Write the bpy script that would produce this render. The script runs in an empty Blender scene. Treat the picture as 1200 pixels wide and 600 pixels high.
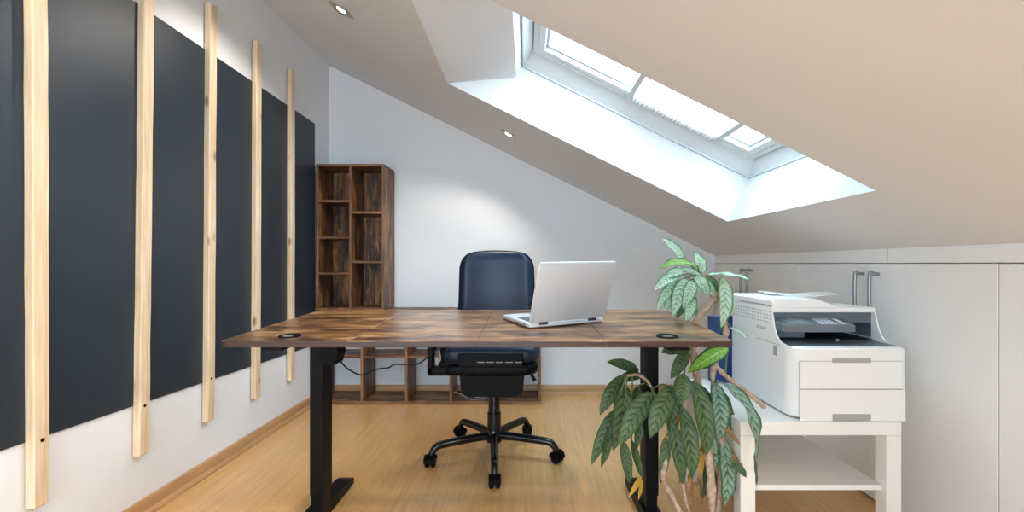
import bpy, bmesh, math, random
from mathutils import Vector, Matrix, noise
random.seed(11)
C = bpy.context.scene.collection
PI = math.pi
F, HX, HY, H = 520.0, 617.0, 309.0, 0.9       # focal length in pixels, vanishing point, eye height


def at(x, y, d):
    """a point of the place from its pixel in the 1200x600 photograph and its distance"""
    return Vector(((x - HX) * d / F, d, H + (HY - y) * d / F))


# ------------------------------------------------------------------ materials
def new_mat(name):
    m = bpy.data.materials.new(name)
    m.use_nodes = True
    nt = m.node_tree
    return m, nt, nt.nodes['Principled BSDF']


def plain(name, col, rough=0.5, metal=0.0, bump=0.0, bscale=200.0, spec=0.5, coat=0.0, var=0.0, vscale=6.0, sheen=0.0):
    m, nt, b = new_mat(name)
    N, L = nt.nodes, nt.links
    b.inputs['Base Color'].default_value = (*col, 1)
    b.inputs['Roughness'].default_value = rough
    b.inputs['Metallic'].default_value = metal
    b.inputs['Specular IOR Level'].default_value = spec
    b.inputs['Coat Weight'].default_value = coat
    b.inputs['Sheen Weight'].default_value = sheen
    tc = N.new('ShaderNodeTexCoord')
    if var > 0:
        nz = N.new('ShaderNodeTexNoise')
        nz.inputs['Scale'].default_value = vscale
        nz.inputs['Detail'].default_value = 4
        L.new(tc.outputs['Object'], nz.inputs['Vector'])
        mx = N.new('ShaderNodeMix')
        mx.data_type = 'RGBA'
        mx.inputs['A'].default_value = (*[c * (1 - var) for c in col], 1)
        mx.inputs['B'].default_value = (*[min(1, c * (1 + var)) for c in col], 1)
        L.new(nz.outputs['Fac'], mx.inputs['Factor'])
        L.new(mx.outputs['Result'], b.inputs['Base Color'])
    if bump > 0:
        nz = N.new('ShaderNodeTexNoise')
        nz.inputs['Scale'].default_value = bscale
        nz.inputs['Detail'].default_value = 3
        L.new(tc.outputs['Object'], nz.inputs['Vector'])
        bp = N.new('ShaderNodeBump')
        bp.inputs['Strength'].default_value = bump
        bp.inputs['Distance'].default_value = 0.002
        L.new(nz.outputs['Fac'], bp.inputs['Height'])
        L.new(bp.outputs['Normal'], b.inputs['Normal'])
    return m


def wood(name, ramp, axis='X', scale=3.0, stretch=9.0, rough=0.4, blotch=0.6, blotch_col=(0.03, 0.016, 0.01), offset=0.0, fine=0.3, coat=0.0, knots=0.0, bsc=2.6):
    """streaky wood with its grain along one axis, dark worn blotches and fine fibres"""
    m, nt, b = new_mat(name)
    N, L = nt.nodes, nt.links
    tc = N.new('ShaderNodeTexCoord')
    mp = N.new('ShaderNodeMapping')
    sc = [stretch, stretch, stretch]
    sc['XYZ'.index(axis)] = 1.0
    mp.inputs['Scale'].default_value = sc
    mp.inputs['Location'].default_value = (offset * 3.1, offset * 1.7, offset * 2.3)
    L.new(tc.outputs['Object'], mp.inputs['Vector'])
    n1 = N.new('ShaderNodeTexNoise')
    n1.inputs['Scale'].default_value = scale
    n1.inputs['Detail'].default_value = 7
    n1.inputs['Roughness'].default_value = 0.65
    n1.inputs['Distortion'].default_value = 0.6
    L.new(mp.outputs['Vector'], n1.inputs['Vector'])
    cr = N.new('ShaderNodeValToRGB')
    el = cr.color_ramp.elements
    el[0].position, el[0].color = ramp[0][0], (*ramp[0][1], 1)
    el[1].position, el[1].color = ramp[-1][0], (*ramp[-1][1], 1)
    for p, c in ramp[1:-1]:
        e = el.new(p)
        e.color = (*c, 1)
    L.new(n1.outputs['Fac'], cr.inputs['Fac'])
    # blotches
    mp2 = N.new('ShaderNodeMapping')
    sc2 = [3.2, 3.2, 3.2]
    sc2['XYZ'.index(axis)] = 1.0
    mp2.inputs['Scale'].default_value = sc2
    mp2.inputs['Location'].default_value = (offset * 5.3 + 2.0, offset, 1.0)
    L.new(tc.outputs['Object'], mp2.inputs['Vector'])
    n2 = N.new('ShaderNodeTexNoise')
    n2.inputs['Scale'].default_value = bsc
    n2.inputs['Detail'].default_value = 8
    n2.inputs['Roughness'].default_value = 0.72
    L.new(mp2.outputs['Vector'], n2.inputs['Vector'])
    r2 = N.new('ShaderNodeMapRange')
    r2.inputs['From Min'].default_value = 0.48
    r2.inputs['From Max'].default_value = 0.60
    r2.inputs['To Max'].default_value = blotch
    L.new(n2.outputs['Fac'], r2.inputs['Value'])
    mx = N.new('ShaderNodeMix')
    mx.data_type = 'RGBA'
    mx.inputs['B'].default_value = (*blotch_col, 1)
    L.new(r2.outputs['Result'], mx.inputs['Factor'])
    L.new(cr.outputs['Color'], mx.inputs['A'])
    last = mx.outputs['Result']
    # fine fibres
    mp3 = N.new('ShaderNodeMapping')
    sc3 = [90, 90, 90]
    sc3['XYZ'.index(axis)] = 3.0
    mp3.inputs['Scale'].default_value = sc3
    L.new(tc.outputs['Object'], mp3.inputs['Vector'])
    n3 = N.new('ShaderNodeTexNoise')
    n3.inputs['Scale'].default_value = 2.0
    L.new(mp3.outputs['Vector'], n3.inputs['Vector'])
    m3 = N.new('ShaderNodeMix')
    m3.data_type = 'RGBA'
    m3.blend_type = 'MULTIPLY'
    m3.inputs['Factor'].default_value = fine
    L.new(last, m3.inputs['A'])
    r3 = N.new('ShaderNodeMapRange')
    r3.inputs['From Min'].default_value = 0.3
    r3.inputs['From Max'].default_value = 0.6
    r3.inputs['To Min'].default_value = 0.3
    L.new(n3.outputs['Fac'], r3.inputs['Value'])
    L.new(r3.outputs['Result'], m3.inputs['B'])
    last = m3.outputs['Result']
    if knots > 0:
        mk = N.new('ShaderNodeMapping')
        sk = [11, 11, 11]
        sk['XYZ'.index(axis)] = 4.5
        mk.inputs['Scale'].default_value = sk
        mk.inputs['Location'].default_value = (offset * 7.7, offset * 3.3, offset * 9.1 + 4)
        L.new(tc.outputs['Object'], mk.inputs['Vector'])
        vo = N.new('ShaderNodeTexVoronoi')
        vo.inputs['Scale'].default_value = 1.0
        L.new(mk.outputs['Vector'], vo.inputs['Vector'])
        rk = N.new('ShaderNodeMapRange')
        rk.inputs['From Min'].default_value = 0.06
        rk.inputs['From Max'].default_value = 0.15
        rk.inputs['To Min'].default_value = knots
        rk.inputs['To Max'].default_value = 0
        L.new(vo.outputs['Distance'], rk.inputs['Value'])
        m4 = N.new('ShaderNodeMix')
        m4.data_type = 'RGBA'
        m4.inputs['B'].default_value = (0.22, 0.10, 0.035, 1)
        L.new(rk.outputs['Result'], m4.inputs['Factor'])
        L.new(last, m4.inputs['A'])
        last = m4.outputs['Result']
    L.new(last, b.inputs['Base Color'])
    b.inputs['Roughness'].default_value = rough
    b.inputs['Coat Weight'].default_value = coat
    b.inputs['Coat Roughness'].default_value = 0.25
    bp = N.new('ShaderNodeBump')
    bp.inputs['Strength'].default_value = 0.15
    bp.inputs['Distance'].default_value = 0.002
    L.new(n3.outputs['Fac'], bp.inputs['Height'])
    L.new(bp.outputs['Normal'], b.inputs['Normal'])
    return m


def floor_mat():
    m, nt, b = new_mat('beech_laminate')
    N, L = nt.nodes, nt.links
    tc = N.new('ShaderNodeTexCoord')
    mp = N.new('ShaderNodeMapping')
    mp.inputs['Rotation'].default_value = (0, 0, PI / 2)
    L.new(tc.outputs['Object'], mp.inputs['Vector'])
    br = N.new('ShaderNodeTexBrick')
    br.inputs['Scale'].default_value = 1.0
    br.inputs['Brick Width'].default_value = 1.1
    br.inputs['Row Height'].default_value = 0.098
    br.inputs['Mortar Size'].default_value = 0.0009
    br.inputs['Mortar Smooth'].default_value = 0.5
    br.inputs['Color1'].default_value = (0.71, 0.41, 0.165, 1)
    br.inputs['Color2'].default_value = (0.65, 0.365, 0.137, 1)
    br.inputs['Mortar'].default_value = (0.50, 0.28, 0.11, 1)
    L.new(mp.outputs['Vector'], br.inputs['Vector'])
    m2 = N.new('ShaderNodeMapping')
    m2.inputs['Scale'].default_value = (45, 2.2, 45)
    L.new(tc.outputs['Object'], m2.inputs['Vector'])
    nz = N.new('ShaderNodeTexNoise')
    nz.inputs['Scale'].default_value = 1.6
    nz.inputs['Detail'].default_value = 5
    L.new(m2.outputs['Vector'], nz.inputs['Vector'])
    mr = N.new('ShaderNodeMapRange')
    mr.inputs['From Min'].default_value = 0.3
    mr.inputs['From Max'].default_value = 0.7
    mr.inputs['To Min'].default_value = 0.86
    mr.inputs['To Max'].default_value = 1.08
    L.new(nz.outputs['Fac'], mr.inputs['Value'])
    mx = N.new('ShaderNodeMix')
    mx.data_type = 'RGBA'
    mx.blend_type = 'MULTIPLY'
    mx.inputs['Factor'].default_value = 1
    L.new(br.outputs['Color'], mx.inputs['A'])
    L.new(mr.outputs['Result'], mx.inputs['B'])
    L.new(mx.outputs['Result'], b.inputs['Base Color'])
    b.inputs['Roughness'].default_value = 0.33
    b.inputs['Coat Weight'].default_value = 0.25
    b.inputs['Coat Roughness'].default_value = 0.2
    return m


def leaf_mat(name, pale, dark, mid, edge, trans=0.25):
    """variegated leaf: pale silvery blade, dark herringbone veins, mid rib and green margin, from the leaf's own u/v"""
    m, nt, b = new_mat(name)
    N, L = nt.nodes, nt.links
    uv = N.new('ShaderNodeUVMap')
    sp = N.new('ShaderNodeSeparateXYZ')
    L.new(uv.outputs['UV'], sp.inputs['Vector'])

    def math_(op, a, b2=None, c=None):
        n = N.new('ShaderNodeMath')
        n.operation = op
        for i, v in enumerate((a, b2, c)):
            if v is None:
                continue
            if isinstance(v, (int, float)):
                n.inputs[i].default_value = v
            else:
                L.new(v, n.inputs[i])
        return n.outputs[0]
    a = math_('ABSOLUTE', math_('SUBTRACT', sp.outputs['X'], 0.5))      # 0 at rib, .5 at margin
    a2 = math_('MULTIPLY', a, 2.0)
    tc = N.new('ShaderNodeTexCoord')
    nz = N.new('ShaderNodeTexNoise')
    nz.inputs['Scale'].default_value = 55
    nz.inputs['Detail'].default_value = 4
    L.new(tc.outputs['Object'], nz.inputs['Vector'])
    ph = math_('SUBTRACT', math_('MULTIPLY', sp.outputs['Y'], 52.0), math_('MULTIPLY', a2, 9.0))
    ph = math_('ADD', ph, math_('MULTIPLY', nz.outputs['Fac'], 6.0))
    s = math_('SINE', ph)
    s = math_('ADD', s, math_('MULTIPLY', math_('SUBTRACT', nz.outputs['Fac'], 0.5), 2.4))
    r = N.new('ShaderNodeMapRange')
    r.inputs['From Min'].default_value = 0.15
    r.inputs['From Max'].default_value = 0.85
    L.new(s, r.inputs['Value'])
    fade = N.new('ShaderNodeMapRange')
    fade.inputs['From Min'].default_value = 0.03
    fade.inputs['From Max'].default_value = 0.9
    fade.inputs['To Min'].default_value = 1.0
    fade.inputs['To Max'].default_value = 0.25
    L.new(a2, fade.inputs['Value'])
    vein = math_('MULTIPLY', r.outputs['Result'], fade.outputs['Result'])
    m1 = N.new('ShaderNodeMix')
    m1.data_type = 'RGBA'
    m1.inputs['A'].default_value = (*pale, 1)
    m1.inputs['B'].default_value = (*dark, 1)
    L.new(vein, m1.inputs['Factor'])
    e = N.new('ShaderNodeMapRange')
    e.inputs['From Min'].default_value = 0.72
    e.inputs['From Max'].default_value = 0.95
    L.new(math_('ADD', a2, math_('MULTIPLY', nz.outputs['Fac'], 0.12)), e.inputs['Value'])
    m2 = N.new('ShaderNodeMix')
    m2.data_type = 'RGBA'
    m2.inputs['B'].default_value = (*edge, 1)
    L.new(e.outputs['Result'], m2.inputs['Factor'])
    L.new(m1.outputs['Result'], m2.inputs['A'])
    rb = N.new('ShaderNodeMapRange')
    rb.inputs['From Min'].default_value = 0.03
    rb.inputs['From Max'].default_value = 0.10
    rb.inputs['To Min'].default_value = 0.85
    rb.inputs['To Max'].default_value = 0.0
    L.new(a2, rb.inputs['Value'])
    m3 = N.new('ShaderNodeMix')
    m3.data_type = 'RGBA'
    m3.inputs['B'].default_value = (*mid, 1)
    L.new(rb.outputs['Result'], m3.inputs['Factor'])
    L.new(m2.outputs['Result'], m3.inputs['A'])
    L.new(m3.outputs['Result'], b.inputs['Base Color'])
    b.inputs['Roughness'].default_value = 0.45
    b.inputs['Specular IOR Level'].default_value = 0.35
    bp = N.new('ShaderNodeBump')
    bp.inputs['Strength'].default_value = 0.25
    bp.inputs['Distance'].default_value = 0.002
    L.new(s, bp.inputs['Height'])
    L.new(bp.outputs['Normal'], b.inputs['Normal'])
    tr = N.new('ShaderNodeBsdfTranslucent')
    L.new(m3.outputs['Result'], tr.inputs['Color'])
    ms = N.new('ShaderNodeMixShader')
    ms.inputs['Fac'].default_value = trans
    L.new(b.outputs['BSDF'], ms.inputs[1])
    L.new(tr.outputs['BSDF'], ms.inputs[2])
    L.new(ms.outputs['Shader'], N['Material Output'].inputs['Surface'])
    return m


def glass_mat():
    m, nt, b = new_mat('window_glass')
    N, L = nt.nodes, nt.links
    N.remove(b)
    t = N.new('ShaderNodeBsdfTransparent')
    t.inputs['Color'].default_value = (0.93, 0.97, 0.98, 1)
    g = N.new('ShaderNodeBsdfGlossy')
    g.inputs['Roughness'].default_value = 0.02
    fr = N.new('ShaderNodeLayerWeight')
    pw = N.new('ShaderNodeMath')
    pw.operation = 'POWER'
    pw.inputs[1].default_value = 4.0
    L.new(fr.outputs['Facing'], pw.inputs[0])
    ad = N.new('ShaderNodeMath')
    ad.operation = 'MULTIPLY_ADD'
    ad.inputs[1].default_value = 0.8
    ad.inputs[2].default_value = 0.03
    L.new(pw.outputs[0], ad.inputs[0])
    ms = N.new('ShaderNodeMixShader')
    L.new(ad.outputs[0], ms.inputs['Fac'])
    L.new(t.outputs['BSDF'], ms.inputs[1])
    L.new(g.outputs['BSDF'], ms.inputs[2])
    L.new(ms.outputs['Shader'], N['Material Output'].inputs['Surface'])
    return m


def blind_mat():
    m, nt, b = new_mat('pleated_fabric')
    N, L = nt.nodes, nt.links
    b.inputs['Base Color'].default_value = (0.9, 0.9, 0.9, 1)
    b.inputs['Roughness'].default_value = 0.8
    t = N.new('ShaderNodeBsdfTranslucent')
    t.inputs['Color'].default_value = (0.92, 0.92, 0.92, 1)
    ms = N.new('ShaderNodeMixShader')
    ms.inputs['Fac'].default_value = 0.6
    L.new(b.outputs['BSDF'], ms.inputs[1])
    L.new(t.outputs['BSDF'], ms.inputs[2])
    L.new(ms.outputs['Shader'], N['Material Output'].inputs['Surface'])
    return m


def emit_mat(name, col, s):
    m, nt, b = new_mat(name)
    b.inputs['Base Color'].default_value = (*col, 1)
    b.inputs['Emission Color'].default_value = (*col, 1)
    b.inputs['Emission Strength'].default_value = s
    return m


M = {}
M['wall'] = plain('white_wall_paint', (0.78, 0.80, 0.83), 0.75, bump=0.10, bscale=160, spec=0.3, var=0.012, vscale=3)
M['ceiling'] = plain('white_ceiling_paint', (0.70, 0.70, 0.705), 0.8, bump=0.05, bscale=140, spec=0.2, var=0.012, vscale=2)
M['floor'] = floor_mat()
M['skirting'] = wood('beech_skirting', [(0.3, (0.40, 0.21, 0.085)), (0.6, (0.52, 0.30, 0.14)), (0.8, (0.56, 0.34, 0.17))], 'Y', 3, 10, 0.4, 0.0, fine=0.15)
M['skirting_x'] = wood('beech_skirting_back', [(0.3, (0.40, 0.21, 0.085)), (0.6, (0.52, 0.30, 0.14)), (0.8, (0.56, 0.34, 0.17))], 'X', 3, 10, 0.4, 0.0, fine=0.15)
M['panel'] = plain('charcoal_blue_board', (0.016, 0.026, 0.039), 0.42, bump=0.35, bscale=420, spec=0.45, var=0.12, vscale=5)
PINE = [(0.25, (0.64, 0.44, 0.25)), (0.5, (0.78, 0.60, 0.40)), (0.75, (0.84, 0.70, 0.52))]
M['pine'] = [wood('pine_lath_%d' % i, PINE, 'Z', 2.2, 14, 0.6, 0.0, offset=i * 1.37, fine=0.25, knots=0.85) for i in range(5)]
RUST = [(0.34, (0.045, 0.018, 0.008)), (0.43, (0.16, 0.065, 0.022)), (0.51, (0.33, 0.150, 0.050)), (0.64, (0.55, 0.33, 0.14))]
M['desk'] = [wood('rustic_board_%d' % i, RUST, 'X', 5.2, 5, 0.30, 0.90, (0.040, 0.018, 0.011), offset=i * 1.9 + .4, fine=0.35, coat=0.45, bsc=4.6) for i in range(4)]
M['desk_edge'] = wood('rustic_edge_band', [(0.3, (0.022, 0.009, 0.006)), (0.7, (0.065, 0.027, 0.016))], 'X', 4, 8, 0.45, 0.5, fine=0.3)
DRK = [(0.34, (0.026, 0.010, 0.005)), (0.45, (0.10, 0.036, 0.013)), (0.53, (0.22, 0.085, 0.027)), (0.64, (0.42, 0.20, 0.065))]
M['shelf_v'] = wood('dark_rustic_upright', DRK, 'Z', 4.5, 7, 0.45, 0.85, (0.016, 0.008, 0.006), offset=.7, fine=0.4, bsc=4.2)
M['shelf_h'] = wood('dark_rustic_board', DRK, 'X', 4.5, 7, 0.45, 0.85, (0.016, 0.008, 0.006), offset=2.2, fine=0.4, bsc=4.2)
EDG = [(0.35, (0.13, 0.052, 0.022)), (0.65, (0.36, 0.18, 0.085))]
M['shelf_edge'] = wood('rustic_front_edge', EDG, 'X', 3, 8, 0.5, 0.3, fine=0.4)
M['shelf_edge_v'] = wood('rustic_front_edge_upright', EDG, 'Z', 3, 8, 0.5, 0.3, fine=0.4)
M['black_metal'] = plain('black_powder_coat', (0.005, 0.005, 0.006), 0.42, bump=0.1, bscale=600, spec=0.14)
M['black_plastic'] = plain('black_plastic', (0.004, 0.004, 0.005), 0.45, spec=0.10)
M['black_gloss'] = plain('black_lacquered_metal', (0.005, 0.006, 0.008), 0.2, spec=0.4)
M['cable'] = plain('black_cable', (0.012, 0.012, 0.012), 0.5)
M['leather'] = plain('navy_black_leather', (0.008, 0.019, 0.042), 0.38, bump=0.25, bscale=260, spec=0.34, var=0.15, vscale=14)
M['slot'] = plain('grey_slot', (0.35, 0.36, 0.38), 0.4)
M['silver'] = plain('silver_aluminium', (0.57, 0.595, 0.63), 0.42, metal=0.3, var=0.01)
M['hinge'] = plain('dark_hinge', (0.03, 0.03, 0.035), 0.4)
M['keys'] = plain('grey_keys', (0.14, 0.15, 0.18), 0.5)
M['screen'] = plain('dark_screen', (0.01, 0.01, 0.012), 0.1)
M['cabinet'] = plain('white_cabinet_lacquer', (0.80, 0.785, 0.76), 0.45, var=0.008, vscale=2, spec=0.4)
M['carcass'] = plain('cabinet_carcass', (0.5, 0.48, 0.45), 0.7)
M['steel'] = plain('brushed_steel', (0.33, 0.34, 0.36), 0.4, metal=0.8)
M['table'] = plain('white_table_lacquer', (0.80, 0.775, 0.73), 0.4, var=0.015, vscale=5)
M['printer'] = plain('white_printer_plastic', (0.80, 0.79, 0.77), 0.42, bump=0.08, bscale=900)
M['printer_dark'] = plain('slate_grey_plastic', (0.11, 0.135, 0.16), 0.42)
M['printer_pan'] = plain('control_panel_grey', (0.13, 0.15, 0.175), 0.28)
M['printer_void'] = plain('dark_tray_plastic', (0.010, 0.011, 0.013), 0.5)
M['lcd'] = plain('display_glass', (0.20, 0.25, 0.27), 0.12)
M['button'] = plain('pale_buttons', (0.55, 0.6, 0.65), 0.4)
M['grip'] = plain('grey_grip', (0.36, 0.34, 0.32), 0.4)
M['seam'] = plain('seam_shadow_gap', (0.16, 0.15, 0.14), 0.8)
M['paper'] = plain('white_paper', (0.85, 0.85, 0.84), 0.7)
M['blue'] = plain('royal_blue_card', (0.012, 0.045, 0.19), 0.45)
M['win_white'] = plain('white_window_lacquer', (0.66, 0.69, 0.70), 0.35)
M['win_bar'] = plain('grey_blind_rail', (0.55, 0.60, 0.61), 0.4)
M['win_gap'] = plain('dark_window_seal', (0.10, 0.11, 0.12), 0.6)
M['glass'] = glass_mat()
M['blind'] = blind_mat()
M['lamp'] = emit_mat('halogen_lamp', (1.0, 0.9, 0.75), 6)
M['chrome'] = plain('satin_nickel', (0.55, 0.53, 0.5), 0.28, metal=0.9)
M['leaf'] = leaf_mat('skylit_silvery_leaf', (0.54, 0.68, 0.55), (0.15, 0.32, 0.18), (0.33, 0.50, 0.30), (0.07, 0.26, 0.07))  # upper leaves: reflected skylight put into the pale of the variegation
M['leaf_dark'] = leaf_mat('shaded_dark_leaf', (0.095, 0.150, 0.060), (0.010, 0.026, 0.012), (0.050, 0.09, 0.03), (0.035, 0.09, 0.028), 0.12)  # lower leaves: shade put into the green, over its own dark blotches
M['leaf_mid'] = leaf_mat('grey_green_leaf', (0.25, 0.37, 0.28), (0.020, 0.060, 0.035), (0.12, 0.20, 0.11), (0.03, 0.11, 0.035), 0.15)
M['leaf_green'] = leaf_mat('fresh_green_leaf', (0.22, 0.42, 0.05), (0.10, 0.28, 0.03), (0.45, 0.60, 0.15), (0.015, 0.06, 0.015), 0.3)
M['leaf_dead'] = plain('withered_leaf', (0.30, 0.15, 0.05), 0.8, var=0.4, vscale=25)
M['leaf_yellow'] = plain('yellow_leaf', (0.50, 0.27, 0.025), 0.6, var=0.3, vscale=25)
M['stalk'] = plain('knobbly_stalk', (0.40, 0.28, 0.20), 0.75, var=0.85, vscale=85, bump=0.5, bscale=120)
M['petiole'] = plain('green_petiole', (0.13, 0.17, 0.06), 0.5, var=0.3, vscale=20)
M['pot'] = plain('terracotta', (0.35, 0.14, 0.07), 0.8, var=0.1)
M['soil'] = plain('potting_soil', (0.03, 0.02, 0.014), 0.95, bump=0.8, bscale=80)


# ------------------------------------------------------------------ mesh helpers (all in world coordinates)
def B():
    return bmesh.new()


def box(bm, x0, x1, y0, y1, z0, z1, bev=0.0, seg=2):
    vs = [bm.verts.new(p) for p in ((x0, y0, z0), (x1, y0, z0), (x1, y1, z0), (x0, y1, z0), (x0, y0, z1), (x1, y0, z1), (x1, y1, z1), (x0, y1, z1))]
    fs = [bm.faces.new([vs[i] for i in q]) for q in ((3, 2, 1, 0), (4, 5, 6, 7), (0, 1, 5, 4), (1, 2, 6, 5), (2, 3, 7, 6), (3, 0, 4, 7))]
    if bev > 0:
        es = list({e for f in fs for e in f.edges})
        r = bmesh.ops.bevel(bm, geom=es, offset=bev, segments=seg, affect='EDGES', profile=0.5)
        return list({v for f in r['faces'] for v in f.verts} | {v for v in vs if v.is_valid})
    return vs


def prism(bm, poly, axis, a0, a1):
    """extrude a polygon along an axis; the polygon is in the other two axes in xyz order"""
    def mk(p, a):
        p = list(p)
        p.insert('XYZ'.index(axis), a)
        return bm.verts.new(p)
    v0 = [mk(p, a0) for p in poly]
    v1 = [mk(p, a1) for p in poly]
    n = len(poly)
    bm.faces.new(v0)
    bm.faces.new(v1[::-1])
    for i in range(n):
        bm.faces.new((v0[i], v1[i], v1[(i + 1) % n], v0[(i + 1) % n]))
    return v0 + v1


def tube(bm, pts, r, n=10, cap=True):
    pts = [Vector(p) for p in pts]
    rs = r if isinstance(r, (list, tuple)) else [r] * len(pts)
    rings = []
    up = Vector((0, 0, 1))
    prev = None
    for i, p in enumerate(pts):
        t = (pts[min(i + 1, len(pts) - 1)] - pts[max(i - 1, 0)]).normalized()
        if prev is None:
            a = t.cross(up)
            if a.length < 1e-3:
                a = t.cross(Vector((1, 0, 0)))
            a.normalize()
        else:
            a = (prev - t * prev.dot(t)).normalized()
        prev = a
        b = t.cross(a)
        rings.append([bm.verts.new(p + (a * math.cos(2 * PI * k / n) + b * math.sin(2 * PI * k / n)) * rs[i]) for k in range(n)])
    for i in range(len(rings) - 1):
        for k in range(n):
            bm.faces.new((rings[i][k], rings[i][(k + 1) % n], rings[i + 1][(k + 1) % n], rings[i + 1][k]))
    if cap:
        bm.faces.new(rings[0][::-1])
        bm.faces.new(rings[-1])


def lathe(bm, c, prof, n=24, axis=Vector((0, 0, 1))):
    c = Vector(c)
    q = Vector((0, 0, 1)).rotation_difference(axis)
    rings = []
    for r, z in prof:
        rings.append([bm.verts.new(c + q @ Vector((r * math.cos(2 * PI * k / n), r * math.sin(2 * PI * k / n), z))) for k in range(n)])
    for i in range(len(rings) - 1):
        for k in range(n):
            bm.faces.new((rings[i][k], rings[i][(k + 1) % n], rings[i + 1][(k + 1) % n], rings[i + 1][k]))
    bm.faces.new(rings[0][::-1])
    bm.faces.new(rings[-1])


def smooth_pts(pts, n=6):
    """Catmull-Rom through the points"""
    P = [Vector(p) for p in pts]
    P = [P[0] * 2 - P[1]] + P + [P[-1] * 2 - P[-2]]
    out = []
    for i in range(1, len(P) - 2):
        for k in range(n):
            t = k / n
            a, b, c, d = P[i - 1:i + 3]
            out.append(0.5 * ((2 * b) + (c - a) * t + (2 * a - 5 * b + 4 * c - d) * t * t + (3 * b - a - 3 * c + d) * t ** 3))
    out.append(P[-2].copy())
    return out


def obj(name, bm, mat, parent=None, smooth=None, kind=None, label=None, edge=False):
    bmesh.ops.recalc_face_normals(bm, faces=bm.faces[:])
    off = Vector((0, 0, 0))
    p = parent
    while p is not None:
        off += Vector(p.location)
        p = p.parent
    if off.length:
        bmesh.ops.translate(bm, verts=bm.verts[:], vec=-off)
    if edge:
        for f in bm.faces:
            if f.normal.y < -.9:
                f.material_index = 1
    me = bpy.data.meshes.new(name)
    bm.to_mesh(me)
    bm.free()
    for m in (mat if isinstance(mat, (list, tuple)) else [mat]):
        me.materials.append(m)
    if smooth is not None:
        me.polygons.foreach_set('use_smooth', [True] * len(me.polygons))
        me.set_sharp_from_angle(angle=math.radians(smooth))
    o = bpy.data.objects.new(name, me)
    C.objects.link(o)
    o.parent = parent
    if kind:
        o['kind'] = kind
    if label:
        o['label'] = label
    return o


def thing(name, loc, label, cat, group=None):
    o = bpy.data.objects.new(name, None)
    o.empty_display_size = 0.05
    C.objects.link(o)
    o.location = loc
    o['label'] = label
    o['category'] = cat
    if group:
        o['group'] = group
    return o


def tag(o, label, cat, group=None):
    o['label'] = label
    o['category'] = cat
    if group:
        o['group'] = group
    return o


def struct(name, bm, mat, smooth=None):
    return obj(name, bm, mat, None, smooth, 'structure')


# ------------------------------------------------------------------ room
XL, XR, YB, YF = -1.375, 1.31, 3.09, -1.7
SL = 0.4934
NX, NZ = SL / math.sqrt(1 + SL * SL), 1 / math.sqrt(1 + SL * SL)


def cz(x):
    return 0.9475 + SL * (1.325 - x)


def P(x, off=0.0):
    """a point of the slope's cross-section, moved out along the roof's normal"""
    return (x + NX * off, cz(x) + NZ * off)


b = B(); box(b, XL - .1, 1.7, YF - .1, YB + .1, -.1, 0)
struct('floor', b, M['floor'])
b = B(); prism(b, [(YF - .1, 0), (YB + .1, 0), (YB + .1, cz(XL)), (YF - .1, cz(XL))], 'X', XL - .1, XL)
struct('wall_left', b, M['wall'])
b = B(); prism(b, [(XL, 0), (1.66, 0), (1.66, cz(1.66) + .02), (XL, cz(XL) + .02)], 'Y', YB, YB + .1)
struct('wall_back', b, M['wall'])
b = B(); box(b, 1.6, 1.66, YF, YB, 0, cz(1.66) + .02)
struct('wall_right', b, M['wall'])
# unseen wall behind the camera; its window is added to let in fill light
wx0, wx1, wz0, wz1 = -1.22, 0.12, 0.35, 1.46
b = B()
prism(b, [(XL, 0), (wx0, 0), (wx0, cz(wx0)), (XL, cz(XL))], 'Y', YF - .1, YF)
prism(b, [(wx1, 0), (1.66, 0), (1.66, cz(1.66)), (wx1, cz(wx1))], 'Y', YF - .1, YF)
prism(b, [(wx0, 0), (wx1, 0), (wx1, wz0), (wx0, wz0)], 'Y', YF - .1, YF)
prism(b, [(wx0, wz1), (wx1, wz1), (wx1, cz(wx1)), (wx0, cz(wx0))], 'Y', YF - .1, YF)
struct('wall_front', b, M['wall'])
w2 = B()
for q in ((wx0, wx0 + .05, wz0, wz1), (wx1 - .05, wx1, wz0, wz1), (wx0 + .05, wx1 - .05, wz0, wz0 + .05), (wx0 + .05, wx1 - .05, wz1 - .05, wz1), ((wx0 + wx1) / 2 - .025, (wx0 + wx1) / 2 + .025, wz0 + .05, wz1 - .05)):
    box(w2, q[0], q[1], YF - .08, YF - .03, q[2], q[3])
w2 = struct('added_rear_window', w2, M['win_white'])
g = B(); box(g, wx0 + .03, wx1 - .03, YF - .06, YF - .055, wz0 + .03, wz1 - .03)
obj('glass', g, M['glass'], w2)

# sloping ceiling with the deep skylight opening
TH = 0.37
hx0, hx1, hy0, hy1 = -0.390, 0.998, 1.268, 2.20
b = B()


def strip(x0, x1, y0, y1):
    prism(b, [P(x0), P(x1), P(x1, TH), P(x0, TH)], 'Y', y0, y1)


strip(-1.62, hx0, YF - .1, YB + .1)
strip(hx1, 1.72, YF - .1, YB + .1)
strip(hx0, hx1, YF - .1, hy0)
strip(hx0, hx1, hy1, YB + .1)
sof = (-.05, 1.826)
lin = (-.022, 1.886)
prism(b, [P(hx0), sof, lin, (lin[0] + NX * .13, lin[1] + NZ * .13), P(hx0, TH)], 'Y', hy0, hy1)
struct('ceiling', b, M['ceiling'])


# skylight: liner, frame, sash, glass, pleated blind; coordinates s (down the slope), y, off (out along the normal)
def S(s, y, off):
    return Vector((s * NZ + off * NX, y, cz(0) - s * NX + off * NZ))


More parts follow.
